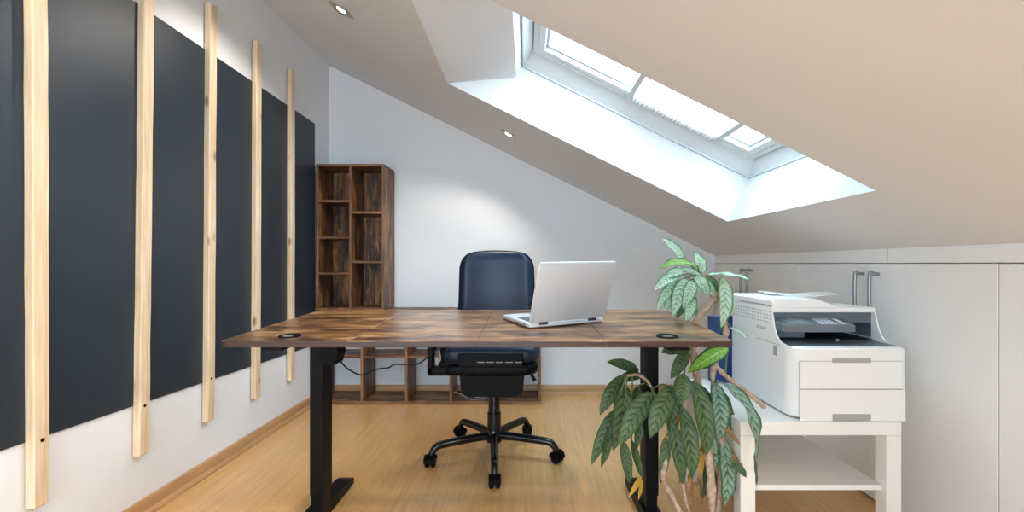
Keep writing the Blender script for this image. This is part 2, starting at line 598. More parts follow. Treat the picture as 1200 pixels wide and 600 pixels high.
def sbox(bm, s0, s1, y0, y1, o0, o1):
    vs = [bm.verts.new(S(*p)) for p in ((s0, y0, o0), (s1, y0, o0), (s1, y1, o0), (s0, y1, o0), (s0, y0, o1), (s1, y0, o1), (s1, y1, o1), (s0, y1, o1))]
    for q in ((3, 2, 1, 0), (4, 5, 6, 7), (0, 1, 5, 4), (1, 2, 6, 5), (2, 3, 7, 6), (3, 0, 4, 7)):
        bm.faces.new([vs[i] for i in q])


def sring(bm, o, i, d0, d1, di0=None):
    """a rectangular ring: outer (s0,s1,y0,y1) at depth d0, inner at di0, extruded to d1"""
    di0 = d0 if di0 is None else di0

    def cor(r, d):
        return [bm.verts.new(S(*p)) for p in ((r[0], r[2], d), (r[1], r[2], d), (r[1], r[3], d), (r[0], r[3], d))]
    a, c, e, g2 = cor(o, d0), cor(i, di0), cor(o, d1), cor(i, d1)
    for k in range(4):
        l = (k + 1) % 4
        bm.faces.new((a[k], a[l], c[l], c[k]))
        bm.faces.new((c[k], c[l], g2[l], g2[k]))
        bm.faces.new((g2[k], g2[l], e[l], e[k]))
        bm.faces.new((e[k], e[l], a[l], a[k]))


OUT = (-.138, 1.113, hy0 + .002, hy1 - .002)
INN = (-.1155, 1.0675, hy0 + .07, hy1 - .07)
b = B(); sring(b, OUT, INN, .24, .34, .302)
win = struct('window_1', b, M['win_white'])
win['label'] = 'white roof window at the top of the deep ceiling opening'
FR = (INN[0] + .0065, INN[1] - .0065, INN[2] + .0065, INN[3] - .0065)
FI = (FR[0] + .022, FR[1] - .022, FR[2] + .022, FR[3] - .022)
SI = (FR[0] + .055, FR[1] - .055, FR[2] + .055, FR[3] - .055)
b = B(); sring(b, (INN[0] - .004, INN[1] + .004, INN[2] - .004, INN[3] + .004), (FR[0] + .001, FR[1] - .001, FR[2] + .001, FR[3] - .001), .312, .35)
obj('window_seal', b, M['win_gap'], win, label='dark seal around the roof window')
b = B()
q0, q1 = (OUT[0] + .0005, OUT[1] - .0005, OUT[2] + .0005, OUT[3] - .0005), (OUT[0] + .006, OUT[1] - .006, OUT[2] + .006, OUT[3] - .006)
sring(b, q0, q1, .236, .246)
obj('liner_shadow_gap', b, M['win_bar'], win, label='thin grey strip painted as the shadow gap around the window lining')  # grey ring stands in for the shade in the lining's gap
b = B(); sring(b, FR, FI, .296, .345)
obj('window_frame', b, M['win_white'], win)
b = B(); sring(b, FI, SI, .301, .345)
sash = obj('window_sash', b, M['win_white'], win)
b = B(); sring(b, SI, (SI[0] + .012, SI[1] - .012, SI[2] + .012, SI[3] - .012), .322, .33)
obj('glazing_bead', b, M['win_bar'], sash)
b = B(); sbox(b, SI[0] - .005, SI[1] + .005, SI[2] - .005, SI[3] + .005, .334, .338)
obj('glass', b, M['glass'], win)
b = B()
s0, s1, NPL = .412, .838, 22
y0, y1 = FR[2] + .004, FR[3] - .004
ra, rb = [], []
for k in range(2 * NPL + 1):
    s = s0 + (s1 - s0) * k / (2 * NPL)
    o = .283 if k % 2 else .294
    ra.append((b.verts.new(S(s, y0, o)), b.verts.new(S(s, y1, o))))
    rb.append((b.verts.new(S(s, y0, o + .0008)), b.verts.new(S(s, y1, o + .0008))))
for k in range(2 * NPL):
    b.faces.new((ra[k][0], ra[k][1], ra[k + 1][1], ra[k + 1][0]))
    b.faces.new((rb[k][0], rb[k + 1][0], rb[k + 1][1], rb[k][1]))
bl = obj('pleated_blind', b, M['blind'], win, label='white pleated blind across the middle of the roof window')
for s in (.398, .852):
    b = B(); sbox(b, s - .012, s + .012, y0, y1, .278, .297)
    obj('blind_rail', b, M['win_bar'], bl)

# skirting boards with a quarter round at the floor
b = B(); prism(b, [(XL, 0), (XL + .03, 0), (XL + .03, .004), (XL + .026, .012), (XL + .018, .018), (XL + .014, .019), (XL + .014, .052), (XL + .009, .058), (XL, .058)], 'Y', YF, YB)
struct('baseboard_left', b, M['skirting'], 40)
b = B(); prism(b, [(YB, 0), (YB - .03, 0), (YB - .03, .004), (YB - .026, .012), (YB - .018, .018), (YB - .014, .019), (YB - .014, .052), (YB - .009, .058), (YB, .058)], 'X', XL + .03, XR)
struct('baseboard_back', b, M['skirting_x'], 40)

# fascia boards over the knee-wall cupboards
for k, (ya, yb) in enumerate(((1.609, YB - .001), (YF, 1.605))):
    b = B(); prism(b, [(XR - .002, .903), (XR + .02, .903), (XR + .02, cz(XR + .02) - .001), (XR - .002, cz(XR - .002) - .001)], 'Y', ya, yb)
    struct('trim_%d' % (k + 1), b, M['cabinet'])

# built-in cupboards, each with two doors and bar handles
cab_labels = ['low white built-in cupboard in the far corner, its handles behind the plant leaf',
              'low white built-in cupboard behind the printer with two long bar handles',
              'low white built-in cupboard at the right edge, nearest of the three']
for k, (ya, yb) in enumerate(((2.156, 3.075), (1.232, 2.156), (0.30, 1.232))):
    t = thing('built_in_cupboard', (XR + .1, (ya + yb) / 2, 0), cab_labels[k], 'cupboard', 'white cupboards along the knee wall')
    b = B(); prism(b, [(XR + .022, .001), (1.595, .001), (1.595, .78), (1.44, .865), (1.40, .895), (XR + .022, .895)], 'Y', ya + .002, yb - .002)
    obj('body', b, M['carcass'], t)
    ym = (ya + yb) / 2
    for (da, db, hy) in ((ya, ym, ym - .043), (ym, yb, ym + .030)):
        b = B(); box(b, XR, XR + .019, da + .0015, db - .0015, .012, .9005, .0015, 1)
        d = obj('door', b, M['cabinet'], t)
        if k < 2:
            b = B()
            hx = XR - .034
            tube(b, smooth_pts([(XR, hy, .861), (hx + .012, hy, .861), (hx, hy, .850), (hx, hy, .60), (hx, hy, .59), (hx + .012, hy, .579), (XR, hy, .579)], 4), .0065, 10)
            obj('handle', b, M['steel'], d, 40, label='steel bar handle')

# ------------------------------------------------------------------ left wall: dark board and pine laths
b = B()
prism(b, [(0.45, .428), (2.871, .375), (2.871, 1.806), (0.45, 1.823)], 'X', XL, XL + .006)
tag(obj('mounted_board', b, M['panel'], kind='thing'), 'large charcoal blue board on the left wall behind the laths', 'wall panel')

lath_labels = ['pine lath nearest the camera, leftmost of the five on the dark board',
               'second pine lath from the left, leaning slightly, on the dark board',
               'middle one of the five pine laths on the dark board',
               'fourth pine lath from the left on the dark board',
               'farthest pine lath on the dark board, nearest the brown bookcase']
lean = [-.006, .024, .016, .010, .002]
for k in range(5):
    y = 1.212 + .331 * k
    t = thing('mounted_lath', (XL + .006, y + .02, .228), lath_labels[k], 'lath', 'pine laths upright on the left wall')
    b = B()
    zz = [.228, .231] + [.231 + (2.013 - .231) * i / 14 for i in range(1, 15)] + [2.016]
    rows = []
    rnd = random.Random(k)
    for i, z in enumerate(zz):
        ins = .002 if i in (0, len(zz) - 1) else 0
        dy = lean[k] * (z - .233) / 1.78 + rnd.uniform(-.0010, .0010)
        xa, xb = XL + .0062, XL + .030 - ins
        ya, yb = y + dy + ins, y + .042 + dy + rnd.uniform(-.001, .001) - ins
        c = .003
        rows.append([b.verts.new(p) for p in ((xa, ya, z), (xb - c, ya, z), (xb, ya + c, z), (xb, yb - c, z), (xb - c, yb, z), (xa, yb, z))])
    for i in range(len(rows) - 1):
        for j in range(6):
            b.faces.new((rows[i][j], rows[i][(j + 1) % 6], rows[i + 1][(j + 1) % 6], rows[i + 1][j]))
    b.faces.new(rows[0]); b.faces.new(rows[-1][::-1])
    obj('lath', b, M['pine'][k], t)
    if k < 3:
        b = B(); lathe(b, (XL + .0298, y + .021, .41 if k != 1 else .40), [(.0055, 0), (.0055, .0012), (.003, .0012)], 12, Vector((1, 0, 0)))
        obj('screw_hole', b, M['black_plastic'], t, label='dark countersunk screw hole')


# ------------------------------------------------------------------ recessed spotlights in the slope
def spotlight(x, y, label, energy, ang=128):
    c = Vector((x, y, cz(x)))
    t = thing('recessed_spotlight', c, label, 'spotlight', 'square recessed spotlights in the sloping ceiling')
    s = x / NZ
    # local frame on the ceiling
    ex, ey, en = Vector((NZ, 0, -NX)), Vector((0, 1, 0)), Vector((-NX, 0, -NZ))

    def Q(a, bb, n):
        return c + ex * a + ey * bb + en * n
    b = B()
    n, r, h = 32, .031, .042
    outer, inner, low = [], [], []
    for k in range(n):
        a = 2 * PI * (k + .5) / n
        ca, sa = math.cos(a), math.sin(a)
        m = h / max(abs(ca), abs(sa))
        outer.append(b.verts.new(Q(ca * m, sa * m, .006)))
        inner.append(b.verts.new(Q(ca * r, sa * r, .006)))
        low.append(b.verts.new(Q(ca * m, sa * m, .0)))
    for k in range(n):
        l = (k + 1) % n
        b.faces.new((outer[k], outer[l], inner[l], inner[k]))
        b.faces.new((low[k], low[l], outer[l], outer[k]))
    obj('bezel', b, M['chrome'], t)
    b = B()
    lathe(b, c + en * .0005, [(.030, 0), (.0295, .0045), (.020, .0015), (.001, .0015)], 24, en)
    obj('reflector', b, M['chrome'], t, 30)
    b = B()
    lathe(b, c + en * .0021, [(.0195, 0), (.016, .003), (.004, .0045)], 20, en)
    obj('lamp', b, M['lamp'], t, 50, label='glowing lamp')
    ld = bpy.data.lights.new('spot_beam', 'SPOT')
    ld.energy = energy
    ld.color = (1.0, 0.91, 0.81)
    ld.spot_size = math.radians(ang)
    ld.spot_blend = .45
    ld.shadow_soft_size = .02
    lo = bpy.data.objects.new('spot_beam', ld)
    C.objects.link(lo)
    lo.location = c + en * .012
    lo.rotation_euler = en.to_track_quat('-Z', 'Y').to_euler()


SP = 8.0
spotlight(-.797, 1.91, 'square recessed spotlight in the ceiling near the left wall', SP)
spotlight(-.104, 2.575, 'square recessed spotlight in the ceiling by the back wall', SP)
spotlight(-.80, .75, 'added square recessed spotlight out of view above the left of the camera', SP * 1.4)  # from here on unseen spots, added to light the room
spotlight(-.10, .55, 'added square recessed spotlight out of view above the camera', SP * 1.4)
spotlight(.62, .35, 'added square recessed spotlight out of view above the right of the camera', SP * 1.4)
spotlight(-.80, -.70, 'added square recessed spotlight behind the camera near the left wall', SP * 1.4)
spotlight(-.10, -.80, 'added square recessed spotlight behind the camera, middle of its row', SP * 1.4)
spotlight(.62, -.85, 'added square recessed spotlight behind the camera over the cupboards', SP * 1.4)

# ------------------------------------------------------------------ bookcases on the back wall
# low open unit: two rows of cubes, no back
ux0, ux1, uy0, uy1, uz = -1.343, .092, 2.83, 3.058, .60
t = thing('shelf_unit', ((ux0 + ux1) / 2, uy1, 0), 'low wide dark brown open shelf unit on the floor behind the desk', 'shelf unit')
T_ = .017
b = B(); box(b, ux0, ux1, uy0, uy1, uz - T_, uz, .001, 1); obj('top_panel', b, [M['shelf_h'], M['shelf_edge']], t, edge=True)
b = B(); box(b, ux0, ux1, uy0, uy1, .001, .001 + .021, .001, 1); obj('bottom_panel', b, [M['shelf_h'], M['shelf_edge']], t, edge=True)
PIT = (ux1 - ux0 - T_) / 5
for k in range(6):
    x = ux0 + PIT * k
    b = B(); box(b, x, x + T_, uy0 + (.0005 if 0 < k < 5 else 0), uy1, .0225, uz - T_ - .0005, .001, 1)
    obj('side_panel' if k in (0, 5) else 'divider', b, [M['shelf_v'], M['shelf_edge_v']], t, edge=True)
for k in range(5):
    x = ux0 + PIT * k + T_ + .0004
    b = B(); box(b, x, x + PIT - T_ - .0008, uy0 + .001, uy1, .297, .297 + .014, .001, 1)
    obj('shelf', b, [M['shelf_h'], M['shelf_edge']], t, edge=True)
# tall unit standing on it
tx0, tx1, ty0, ty1, tz0, tz1 = -1.352, -.915, 2.85, 3.074, uz + .0005, 1.541
t = thing('bookcase', ((tx0 + tx1) / 2, ty1, tz0), 'tall narrow brown bookcase with seven empty compartments beside the dark board', 'bookcase')
tp = .016
b = B(); box(b, tx0, tx1, ty0, ty1, tz1 - tp, tz1, .001, 1); obj('top_panel', b, [M['shelf_h'], M['shelf_edge']], t, edge=True)
b = B(); box(b, tx0, tx1, ty0, ty1, tz0, tz0 + tp, .001, 1); obj('bottom_panel', b, [M['shelf_h'], M['shelf_edge']], t, edge=True)
for x in (tx0, tx1 - tp):
    b = B(); box(b, x, x + tp, ty0, ty1, tz0 + tp + .0004, tz1 - tp - .0004, .001, 1); obj('side_panel', b, [M['shelf_v'], M['shelf_edge_v']], t, edge=True)
xm = at(410.3, 300, ty0).x
b = B(); box(b, xm - .008, xm + .008, ty0 + .0005, ty1 - .009, tz0 + tp + .0004, tz1 - tp - .0004, .001, 1); obj('divider', b, [M['shelf_v'], M['shelf_edge_v']], t, edge=True)
for z in (1.303, 1.068, .837):
    b = B(); box(b, tx0 + tp + .0004, xm - .0084, ty0 + .002, ty1 - .009, z - .008, z + .008, .001, 1); obj('shelf', b, [M['shelf_h'], M['shelf_edge']], t, edge=True)
for z in (1.229, .911):
    b = B(); box(b, xm + .0084, tx1 - tp - .0004, ty0 + .002, ty1 - .009, z - .008, z + .008, .001, 1); obj('shelf', b, [M['shelf_h'], M['shelf_edge']], t, edge=True)
b = B(); box(b, tx0 + tp + .0004, tx1 - tp - .0004, ty1 - .008, ty1, tz0 + tp + .0004, tz1 - tp - .0004); obj('back_panel', b, M['shelf_v'], t)

# ------------------------------------------------------------------ desk
DX0, DX1, DY0, DY1, DZ, DT = -.835, .565, 1.2, 1.8, .690, .0165
TILT = .0383


def dz(y):
    return DZ + TILT * (y - DY0)


t_desk = thing('standing_desk', ((DX0 + DX1) / 2, 1.52, 0), 'standing desk with a rustic brown top on two black legs', 'desk')


def rounded_top(bm, x0, x1, y0, y1, rl, rr, z0, z1, tilt=True, n=6, bev=.0015):
    """a board seen from above as a rectangle with its left corners rounded by rl and right ones by rr"""
    pts = []

    def arc(cx, cy, r, a0):
        if r <= 0:
            pts.append((cx, cy)); return
        for k in range(n + 1):
            a = math.radians(a0 + 90 * k / n)
            pts.append((cx + r * math.cos(a), cy + r * math.sin(a)))
    arc(x0 + rl, y0 + rl, rl, 180)
    arc(x1 - rr, y0 + rr, rr, 270)
    arc(x1 - rr, y1 - rr, rr, 0)
    arc(x0 + rl, y1 - rl, rl, 90)
    f = (lambda y: TILT * (y - DY0)) if tilt else (lambda y: 0)
    rings = []
    cx, cy = (x0 + x1) / 2, (y0 + y1) / 2
    for z, ins in ((z0, bev), (z0 + bev, 0), (z1 - bev, 0), (z1, bev)):
        rings.append([bm.verts.new((x + (ins if x < cx else -ins), y + (ins if y < cy else -ins), z + f(y))) for x, y in pts])
    m = len(pts)
    for i in range(3):
        for k in range(m):
            fc = bm.faces.new((rings[i][k], rings[i][(k + 1) % m], rings[i + 1][(k + 1) % m], rings[i + 1][k]))
            fc.material_index = 1 if i < 2 else 0
    fb = bm.faces.new(rings[0][::-1]); fb.material_index = 1
    bm.faces.new(rings[3])


PW = (DX1 - DX0) / 4
for k in range(4):
    b = B()
    x0 = DX0 + PW * k
    rounded_top(b, x0 + (.0003 if k else 0), x0 + PW - (.0003 if k < 3 else 0), DY0, DY1, .022 if k == 0 else 0, .022 if k == 3 else 0, DZ - DT, DZ, bev=.0011)
    obj('tabletop_board', b, [M['desk'][min(k, 1)], M['desk_edge']], t_desk)
for x, y in ((at(340, 394.5, 1.27).x, 1.268), (at(781, 396.5, 1.27).x, 1.266)):
    b = B()
    q = Vector((0, -TILT, 1)).normalized()
    lathe(b, (x, y, dz(y) - .001), [(.030, 0), (.030, .0035), (.027, .0042), (.0265, .003), (.004, .003)], 28, q)
    gm = obj('cable_grommet', b, M['black_plastic'], t_desk, 30, label='round black cable cap in the desk top')
    b = B(); box(b, x - .012, x + .012, y - .016, y - .006, dz(y) + .002, dz(y) + .0029)
    obj('cable_slot', b, M['slot'], gm)
for lx in (-.724, .4325):
    b = B()
    box(b, lx - .0195, lx + .0195, 1.530, 1.60, .035, .30, .003)
    lg = obj('leg', b, M['black_metal'], t_desk)
    b = B()
    box(b, lx - .0225, lx + .0225, 1.526, 1.604, .10, dz(1.53) - DT - .032, .003)
    obj('leg_sleeve', b, M['black_metal'], lg)
    b = B()
    fc = lx - (.010 if lx < 0 else 0)
    prism(b, [(1.20, .006), (1.81, .006), (1.81, .028), (1.78, .036), (1.60, .046), (1.53, .046), (1.24, .036), (1.20, .028)], 'X', fc - .030, fc + .030)
    ft = obj('foot', b, M['black_metal'], t_desk)
    for fy in (1.215, 1.79):
        b = B(); lathe(b, (lx, fy, 0.0005), [(.014, 0), (.014, .006)], 14)
        obj('levelling_pad', b, M['black_plastic'], ft)
    b = B()
    yA, yB = 1.26, 1.74
    prism(b, [(yA, dz(yA) - DT - .022), (yA, dz(yA) - DT - .0005), (yB, dz(yB) - DT - .0005), (yB, dz(yB) - DT - .022), (1.62, dz(1.62) - DT - .034), (1.51, dz(1.51) - DT - .034)], 'X', lx - .03, lx + .03)
    obj('top_bracket', b, M['black_metal'], t_desk)
b = B(); box(b, -.682, .402, 1.55, 1.58, dz(1.55) - DT - .04, dz(1.55) - DT - .004, .002); obj('crossbar', b, M['black_metal'], t_desk)
b = B()
pa, pb = at(383, 407, 1.50), at(402, 424, 1.50)
vs = prism(b, [(pa.x, dz(1.5) - DT - .001), (pb.x + .004, dz(1.5) - DT - .001), (pb.x, pb.z + .03), (pb.x - .008, pb.z), (pa.x, pb.z)], 'Y', 1.45, 1.52)
obj('control_box', b, M['black_plastic'], t_desk)
b = B()
tube(b, smooth_pts([at(398, 422, 1.5), at(403, 428, 1.52), at(411, 434.5, 1.56), at(425, 439.5, 1.62), at(440, 433, 1.66), at(455, 431, 1.68), at(463, 427, 1.70), at(485, 427.5, 1.70), at(497, 422, 1.68), at(508, 412, 1.66), at(530, 404, 1.62), at(580, 396, 1.56)], 6), .0028, 8)
obj('cable', b, M['cable'], t_desk, 60, label='thin black cable drooping under the desk')

# ------------------------------------------------------------------ laptop, opened away from the camera
hl = Vector((.008, 1.373, dz(1.373)))
ux = Vector((.254, .124, TILT * .124)).normalized()
upn = Vector((0, -TILT, 1)).normalized()
uy = upn.cross(ux).normalized()                 # from hinge towards the keyboard's front edge
LM = Matrix((ux, uy, upn)).transposed().to_4x4()
LM.translation = hl + upn * .0035
t = thing('laptop', hl + ux * .14, 'open silver laptop standing turned on the desk top', 'laptop')
LW, LD = .284, .215


def lobj(name, bm, mat, parent, mtx=LM, **k):
    bmesh.ops.transform(bm, matrix=mtx, verts=bm.verts[:])
    return obj(name, bm, mat, parent, **k)


def rslab(bm, x0, x1, y0, y1, z0, z1, r, bev=.0015):
    rounded_top(bm, x0, x1, y0, y1, r, r, z0, z1, tilt=False, n=5, bev=bev)


b = B(); rslab(b, 0, LW, 0, LD, 0, .013, .012, .003)
base = lobj('base', b, M['silver'], t, smooth=40)
b = B()
for r in range(5):
    for c in range(13):
        x = .018 + c * .0192
        box(b, x, x + .0165, .035 + r * .0185, .035 + r * .0185 + .0158, .0131, .0146)
lobj('keyboard', b, M['keys'], base, label='dark grey keys')
b = B(); box(b, .095, .19, .14, .20, .0131, .0134)
lobj('touchpad', b, M['slot'], base)
b = B()
for k in range(4):
    box(b, -.0006, .002, .03 + k * .022, .042 + k * .022, .0045, .008)
lobj('side_ports', b, M['hinge'], base)
for x in (.02, LW - .02):
    for y in (.02, LD - .02):
        b = B(); lathe(b, (x, y, -.0033), [(.005, 0), (.005, .0035)], 12)
        lobj('rubber_foot', b, M['hinge'], base)
LA = math.radians(19.5)
lidM = LM @ Matrix.Translation((0, .004, .0155)) @ Matrix.Rotation(LA, 4, 'X')
b = B()
# lid: thickness along local y (outer back at y<0), height along z
pts = []
LH, r_, n_ = .203, .011, 6
for cx, cyy, a0 in ((r_, .006, 180), (LW - r_, .006, 270), (LW - r_, LH - r_, 0), (r_, LH - r_, 90)):
    rr = r_ if cyy > .1 else .006
    for k in range(n_ + 1):
        a = math.radians(a0 + 90 * k / n_)
        pts.append((cx + r_ * math.cos(a), cyy + rr * math.sin(a)))
rings = []
for y, ins in ((-.006, .0035), (-.0035, .0005), (-.001, 0), (0.0, .0006)):
    rings.append([b.verts.new((x + (ins if x < LW / 2 else -ins), y, z + (ins if z < LH / 2 else -ins))) for x, z in pts])
m_ = len(pts)
for i in range(3):
    for k in range(m_):
        b.faces.new((rings[i][k], rings[i][(k + 1) % m_], rings[i + 1][(k + 1) % m_], rings[i + 1][k]))
b.faces.new(rings[0][::-1]); b.faces.new(rings[3])
lid = lobj('lid', b, M['silver'], t, lidM, smooth=35)
b = B(); box(b, .008, LW - .008, .0001, .0006, .012, LH - .008)
lobj('screen', b, M['screen'], lid, lidM)
for x in (.035, LW - .065):
    b = B(); tube(b, [(x, .003, .0125), (x + .03, .003, .0125)], .0062, 12)
    lobj('hinge', b, M['hinge'], t, smooth=40)

# ------------------------------------------------------------------ office chair
cx, cy = -.151, 2.076
t = thing('office_chair', (cx, cy, 0), 'black leather swivel office chair on a five-star base behind the desk', 'chair')
# star base
a0 = math.radians(-85.5)
b = B(); lathe(b, (cx, cy, .068), [(.030, 0), (.036, .004), (.036, .05), (.031, .06)], 28)
hub = obj('base_hub', b, M['black_gloss'], t, 40)
for k in range(5):
    a = a0 + 2 * PI * k / 5
    d = Vector((math.cos(a), math.sin(a), 0))
    p0 = Vector((cx, cy, 0))
    b = B()
    tube(b, smooth_pts([p0 + d * .02 + Vector((0, 0, .100)), p0 + d * .12 + Vector((0, 0, .099)), p0 + d * .22 + Vector((0, 0, .094)), p0 + d * .265 + Vector((0, 0, .088)), p0 + d * .287 + Vector((0, 0, .068)), p0 + d * .292 + Vector((0, 0, .055))], 5), [.0195 - .0045 * min(1, i / 20) for i in range(26)], 12)
    arm = obj('base_arm', b, M['black_gloss'], t, 50)
    # twin wheel caster
    b = B()
    side = Vector((-d.y, d.x, 0))
    sw = side * math.cos(.5 * k) + d * math.sin(.5 * k)
    wc = p0 + d * .297 + Vector((0, 0, .026))
    for sgn in (-1, 1):
        lathe(b, wc + sw * (sgn * .0135), [(.006, -.0085), (.021, -.0085), (.0255, -.005), (.0255, .005), (.021, .0085), (.006, .0085)], 20, sw)
    wf = sw.cross(Vector((0, 0, 1)))
    cs = obj('caster', b, M['black_plastic'], arm, 40)
    b = B()
    hood = [wc + wf * (.028 * math.cos(q)) + Vector((0, 0, .030 * math.sin(q))) for q in [PI * (i / 8) for i in range(9)]]
    rings = [[b.verts.new(h + sw * s2) for h in hood] for s2 in (-.0245, -.024, .024, .0245)]
    for i in range(3):
        for j in range(8):
            b.faces.new((rings[i][j], rings[i][j + 1], rings[i + 1][j + 1], rings[i + 1][j]))
    bmesh.ops.solidify(b, geom=b.faces[:], thickness=.002)
    obj('caster_hood', b, M['black_plastic'], cs, 40)
b = B(); lathe(b, (cx, cy, .125), [(.032, 0), (.032, .08), (.027, .083), (.027, .20), (.024, .203), (.024, .24)], 28)
obj('gas_lift', b, M['black_gloss'], t, 40)
# mechanism
b = B()
prism(b, [(cx - .135, .335), (cx - .115, .318), (cx + .115, .318), (cx + .135, .335), (cx + .142, .418), (cx - .142, .418)], 'Y', 1.93, 2.2)
bmesh.ops.bevel(b, geom=b.edges[:], offset=.008, segments=2, affect='EDGES')
mech = obj('tilt_mechanism', b, M['black_plastic'], t, 40)
b = B(); tube(b, smooth_pts([at(535, 443, 1.95), at(540, 447, 1.95), at(543, 457, 1.95), at(550, 463, 1.95), at(565, 466, 1.97), at(577, 461, 2.02)], 5), .0016, 8)
obj('adjustment_wire', b, M['slot'], mech, 60)
b = B(); tube(b, smooth_pts([at(532, 459, 1.96), at(540, 462, 1.96), at(552, 468, 1.96), at(566, 467, 1.98), at(576, 463, 2.03)], 5), .0014, 8)
obj('adjustment_wire', b, M['slot'], mech, 60)
b = B(); tube(b, [at(612, 436, 1.98), at(622, 438, 1.95), at(627, 446, 1.95)], [.006, .006, .009], 8)
obj('lever', b, M['black_plastic'], mech, 50)


def soft(bm, x0, x1, y0, y1, z0, z1, rxy, rz, n=6):
    """a cushion: a box with large rounded corners and a rounded rim"""
    pts = []
    for ax, ay, a1 in ((x0 + rxy, y0 + rxy, 180), (x1 - rxy, y0 + rxy, 270), (x1 - rxy, y1 - rxy, 0), (x0 + rxy, y1 - rxy, 90)):
        for k in range(n + 1):
            a = math.radians(a1 + 90 * k / n)
            pts.append((ax, ay, math.cos(a), math.sin(a)))
    prof = []
    for k in range(7):
        a = math.radians(-90 + 90 * k / 6)
        prof.append((rz * (1 - math.cos(a)), z0 + rz + rz * math.sin(a)))
    for k in range(7):
        a = math.radians(90 * k / 6)
        prof.append((rz * (1 - math.cos(a)), z1 - rz + rz * math.sin(a)))
    for q in (.06, .11, .16):
        prof.append((q, z1 + .004 * (q / .1)))
    rings = []
    for ins, z in prof:
        f = max(.02, rxy - ins)
        ring = []
        for ax, ay, ca, sa in pts:
            x, y = ax + rxy * ca, ay + rxy * sa
            mx, my = (x0 + x1) / 2, (y0 + y1) / 2
            x = mx + (x - mx) * (1 - ins / ((x1 - x0) / 2))
            y = my + (y - my) * (1 - ins / ((y1 - y0) / 2))
            ring.append(bm.verts.new((x, y, z)))
        rings.append(ring)
    m = len(pts)
    for i in range(len(rings) - 1):
        for k in range(m):
            bm.faces.new((rings[i][k], rings[i][(k + 1) % m], rings[i + 1][(k + 1) % m], rings[i + 1][k]))
    bm.faces.new(rings[0][::-1]); bm.faces.new(rings[-1])


b = B(); soft(b, cx - .215, cx + .209, 1.838, 2.28, .478, .560, .06, .036)
obj('seat', b, M['leather'], t, 60)
b = B(); soft(b, cx - .215, cx + .200, 1.834, 2.26, .432, .484, .06, .02)
pan = obj('seat_pan', b, M['black_plastic'], t, 50)
b = B(); box(b, at(537, 420, 1.83).x, at(613, 420, 1.83).x, 1.826, 1.90, .474, .530, .004)
obj('seat_front_cover', b, M['black_plastic'], pan)
b = B()
for k in range(5):
    p = at(559 + k * 11, 424.5, 1.826)
    box(b, p.x, p.x + .031, 1.8252, 1.8265, p.z - .0015, p.z + .0015)
obj('front_dashes', b, M['slot'], pan, label='row of pale dashes along the seat front')  # thin pale bars in a row across the seat front
b = B()
# bracket on the left of the seat with an open loop
yb0, yb1 = 1.842, 1.90
xa, xb = at(501, 420, 1.85).x, at(541, 420, 1.85).x
box(b, xa, xa + .022, yb0, yb1, .44, .553, .004)
box(b, xa, xb, yb0, yb1, .433, .468, .006)
box(b, xa + .045, xb + .01, yb0 + .012, yb1 + .04, .462, .548, .008)
tube(b, smooth_pts([(xa + .012, 1.87, .545), (xa + .045, 1.87, .556), (xa + .075, 1.87, .548), (xa + .10, 1.87, .535), (xa + .125, 1.87, .50)], 5), .012, 10)
prism(b, [(xa + .065, .46), (xb + .01, .46), (xb + .01, .535), (xa + .095, .535)], 'Y', yb0 + .004, yb1)
obj('side_bracket', b, M['black_plastic'], t, 40)
b = B(); tube(b, smooth_pts([at(514, 407, 1.84), at(515, 414, 1.838), at(516, 421, 1.838), at(512, 428, 1.838)], 4), .003, 8)
obj('release_lever', b, M['slot'], t, 50)
# backrest: pillow following a rounded outline
b = B()
NXB, NZB = 22, 22
zt, zb = .957, .585


def back_outline(v):
    """half width of the backrest at height fraction v (0 bottom, 1 top)"""
    w = .196 - .012 * v
    e = (1 - v) * (zt - zb)
    r = .085
    if e < r:
        w -= r * .85 * (1 - math.sqrt(max(0, 1 - ((r - e) / r) ** 2)))
    if v < .06:
        w -= .03 * (1 - v / .06) ** 2
    return w


def back_grid(front):
    g = []
    for j in range(NZB + 1):
        v = j / NZB
        v = 1 - (1 - v) ** 1.35
        row = []
        w = back_outline(v)
        for i in range(NXB + 1):
            u = -1 + 2 * i / NXB
            x = cx + u * w
            crown = .010 * (1 - u * u) * (1 if v > .9 else 0)
            z = zb + v * (zt - zb) + (.008 * (1 - u * u) if j == NZB else .008 * (1 - u * u) * max(0, (v - .7) / .3))
            edge = min(1, (1 - abs(u)) / .22)
            ed2 = min(1, (1 - v) / .16, v / .1 + .2)
            bul = math.sqrt(max(0, 1 - (1 - edge) ** 2)) * math.sqrt(max(0, 1 - (1 - ed2) ** 2))
            curve = .035 * u * u - .02 * (v - .5) + .05 * (v - .3) ** 2
            yb_ = 2.285 - curve * .8
            wr = .0022 * math.sin(u * 26 + v * 9) * max(0, (v - .78) / .22) * bul * noise.noise(Vector((u * 6, v * 3, 1)))
            y = yb_ - (.042 * bul + wr * 3) if front else yb_ + .016 * bul + .004
            row.append(b.verts.new((x, y, z)))
        g.append(row)
    return g


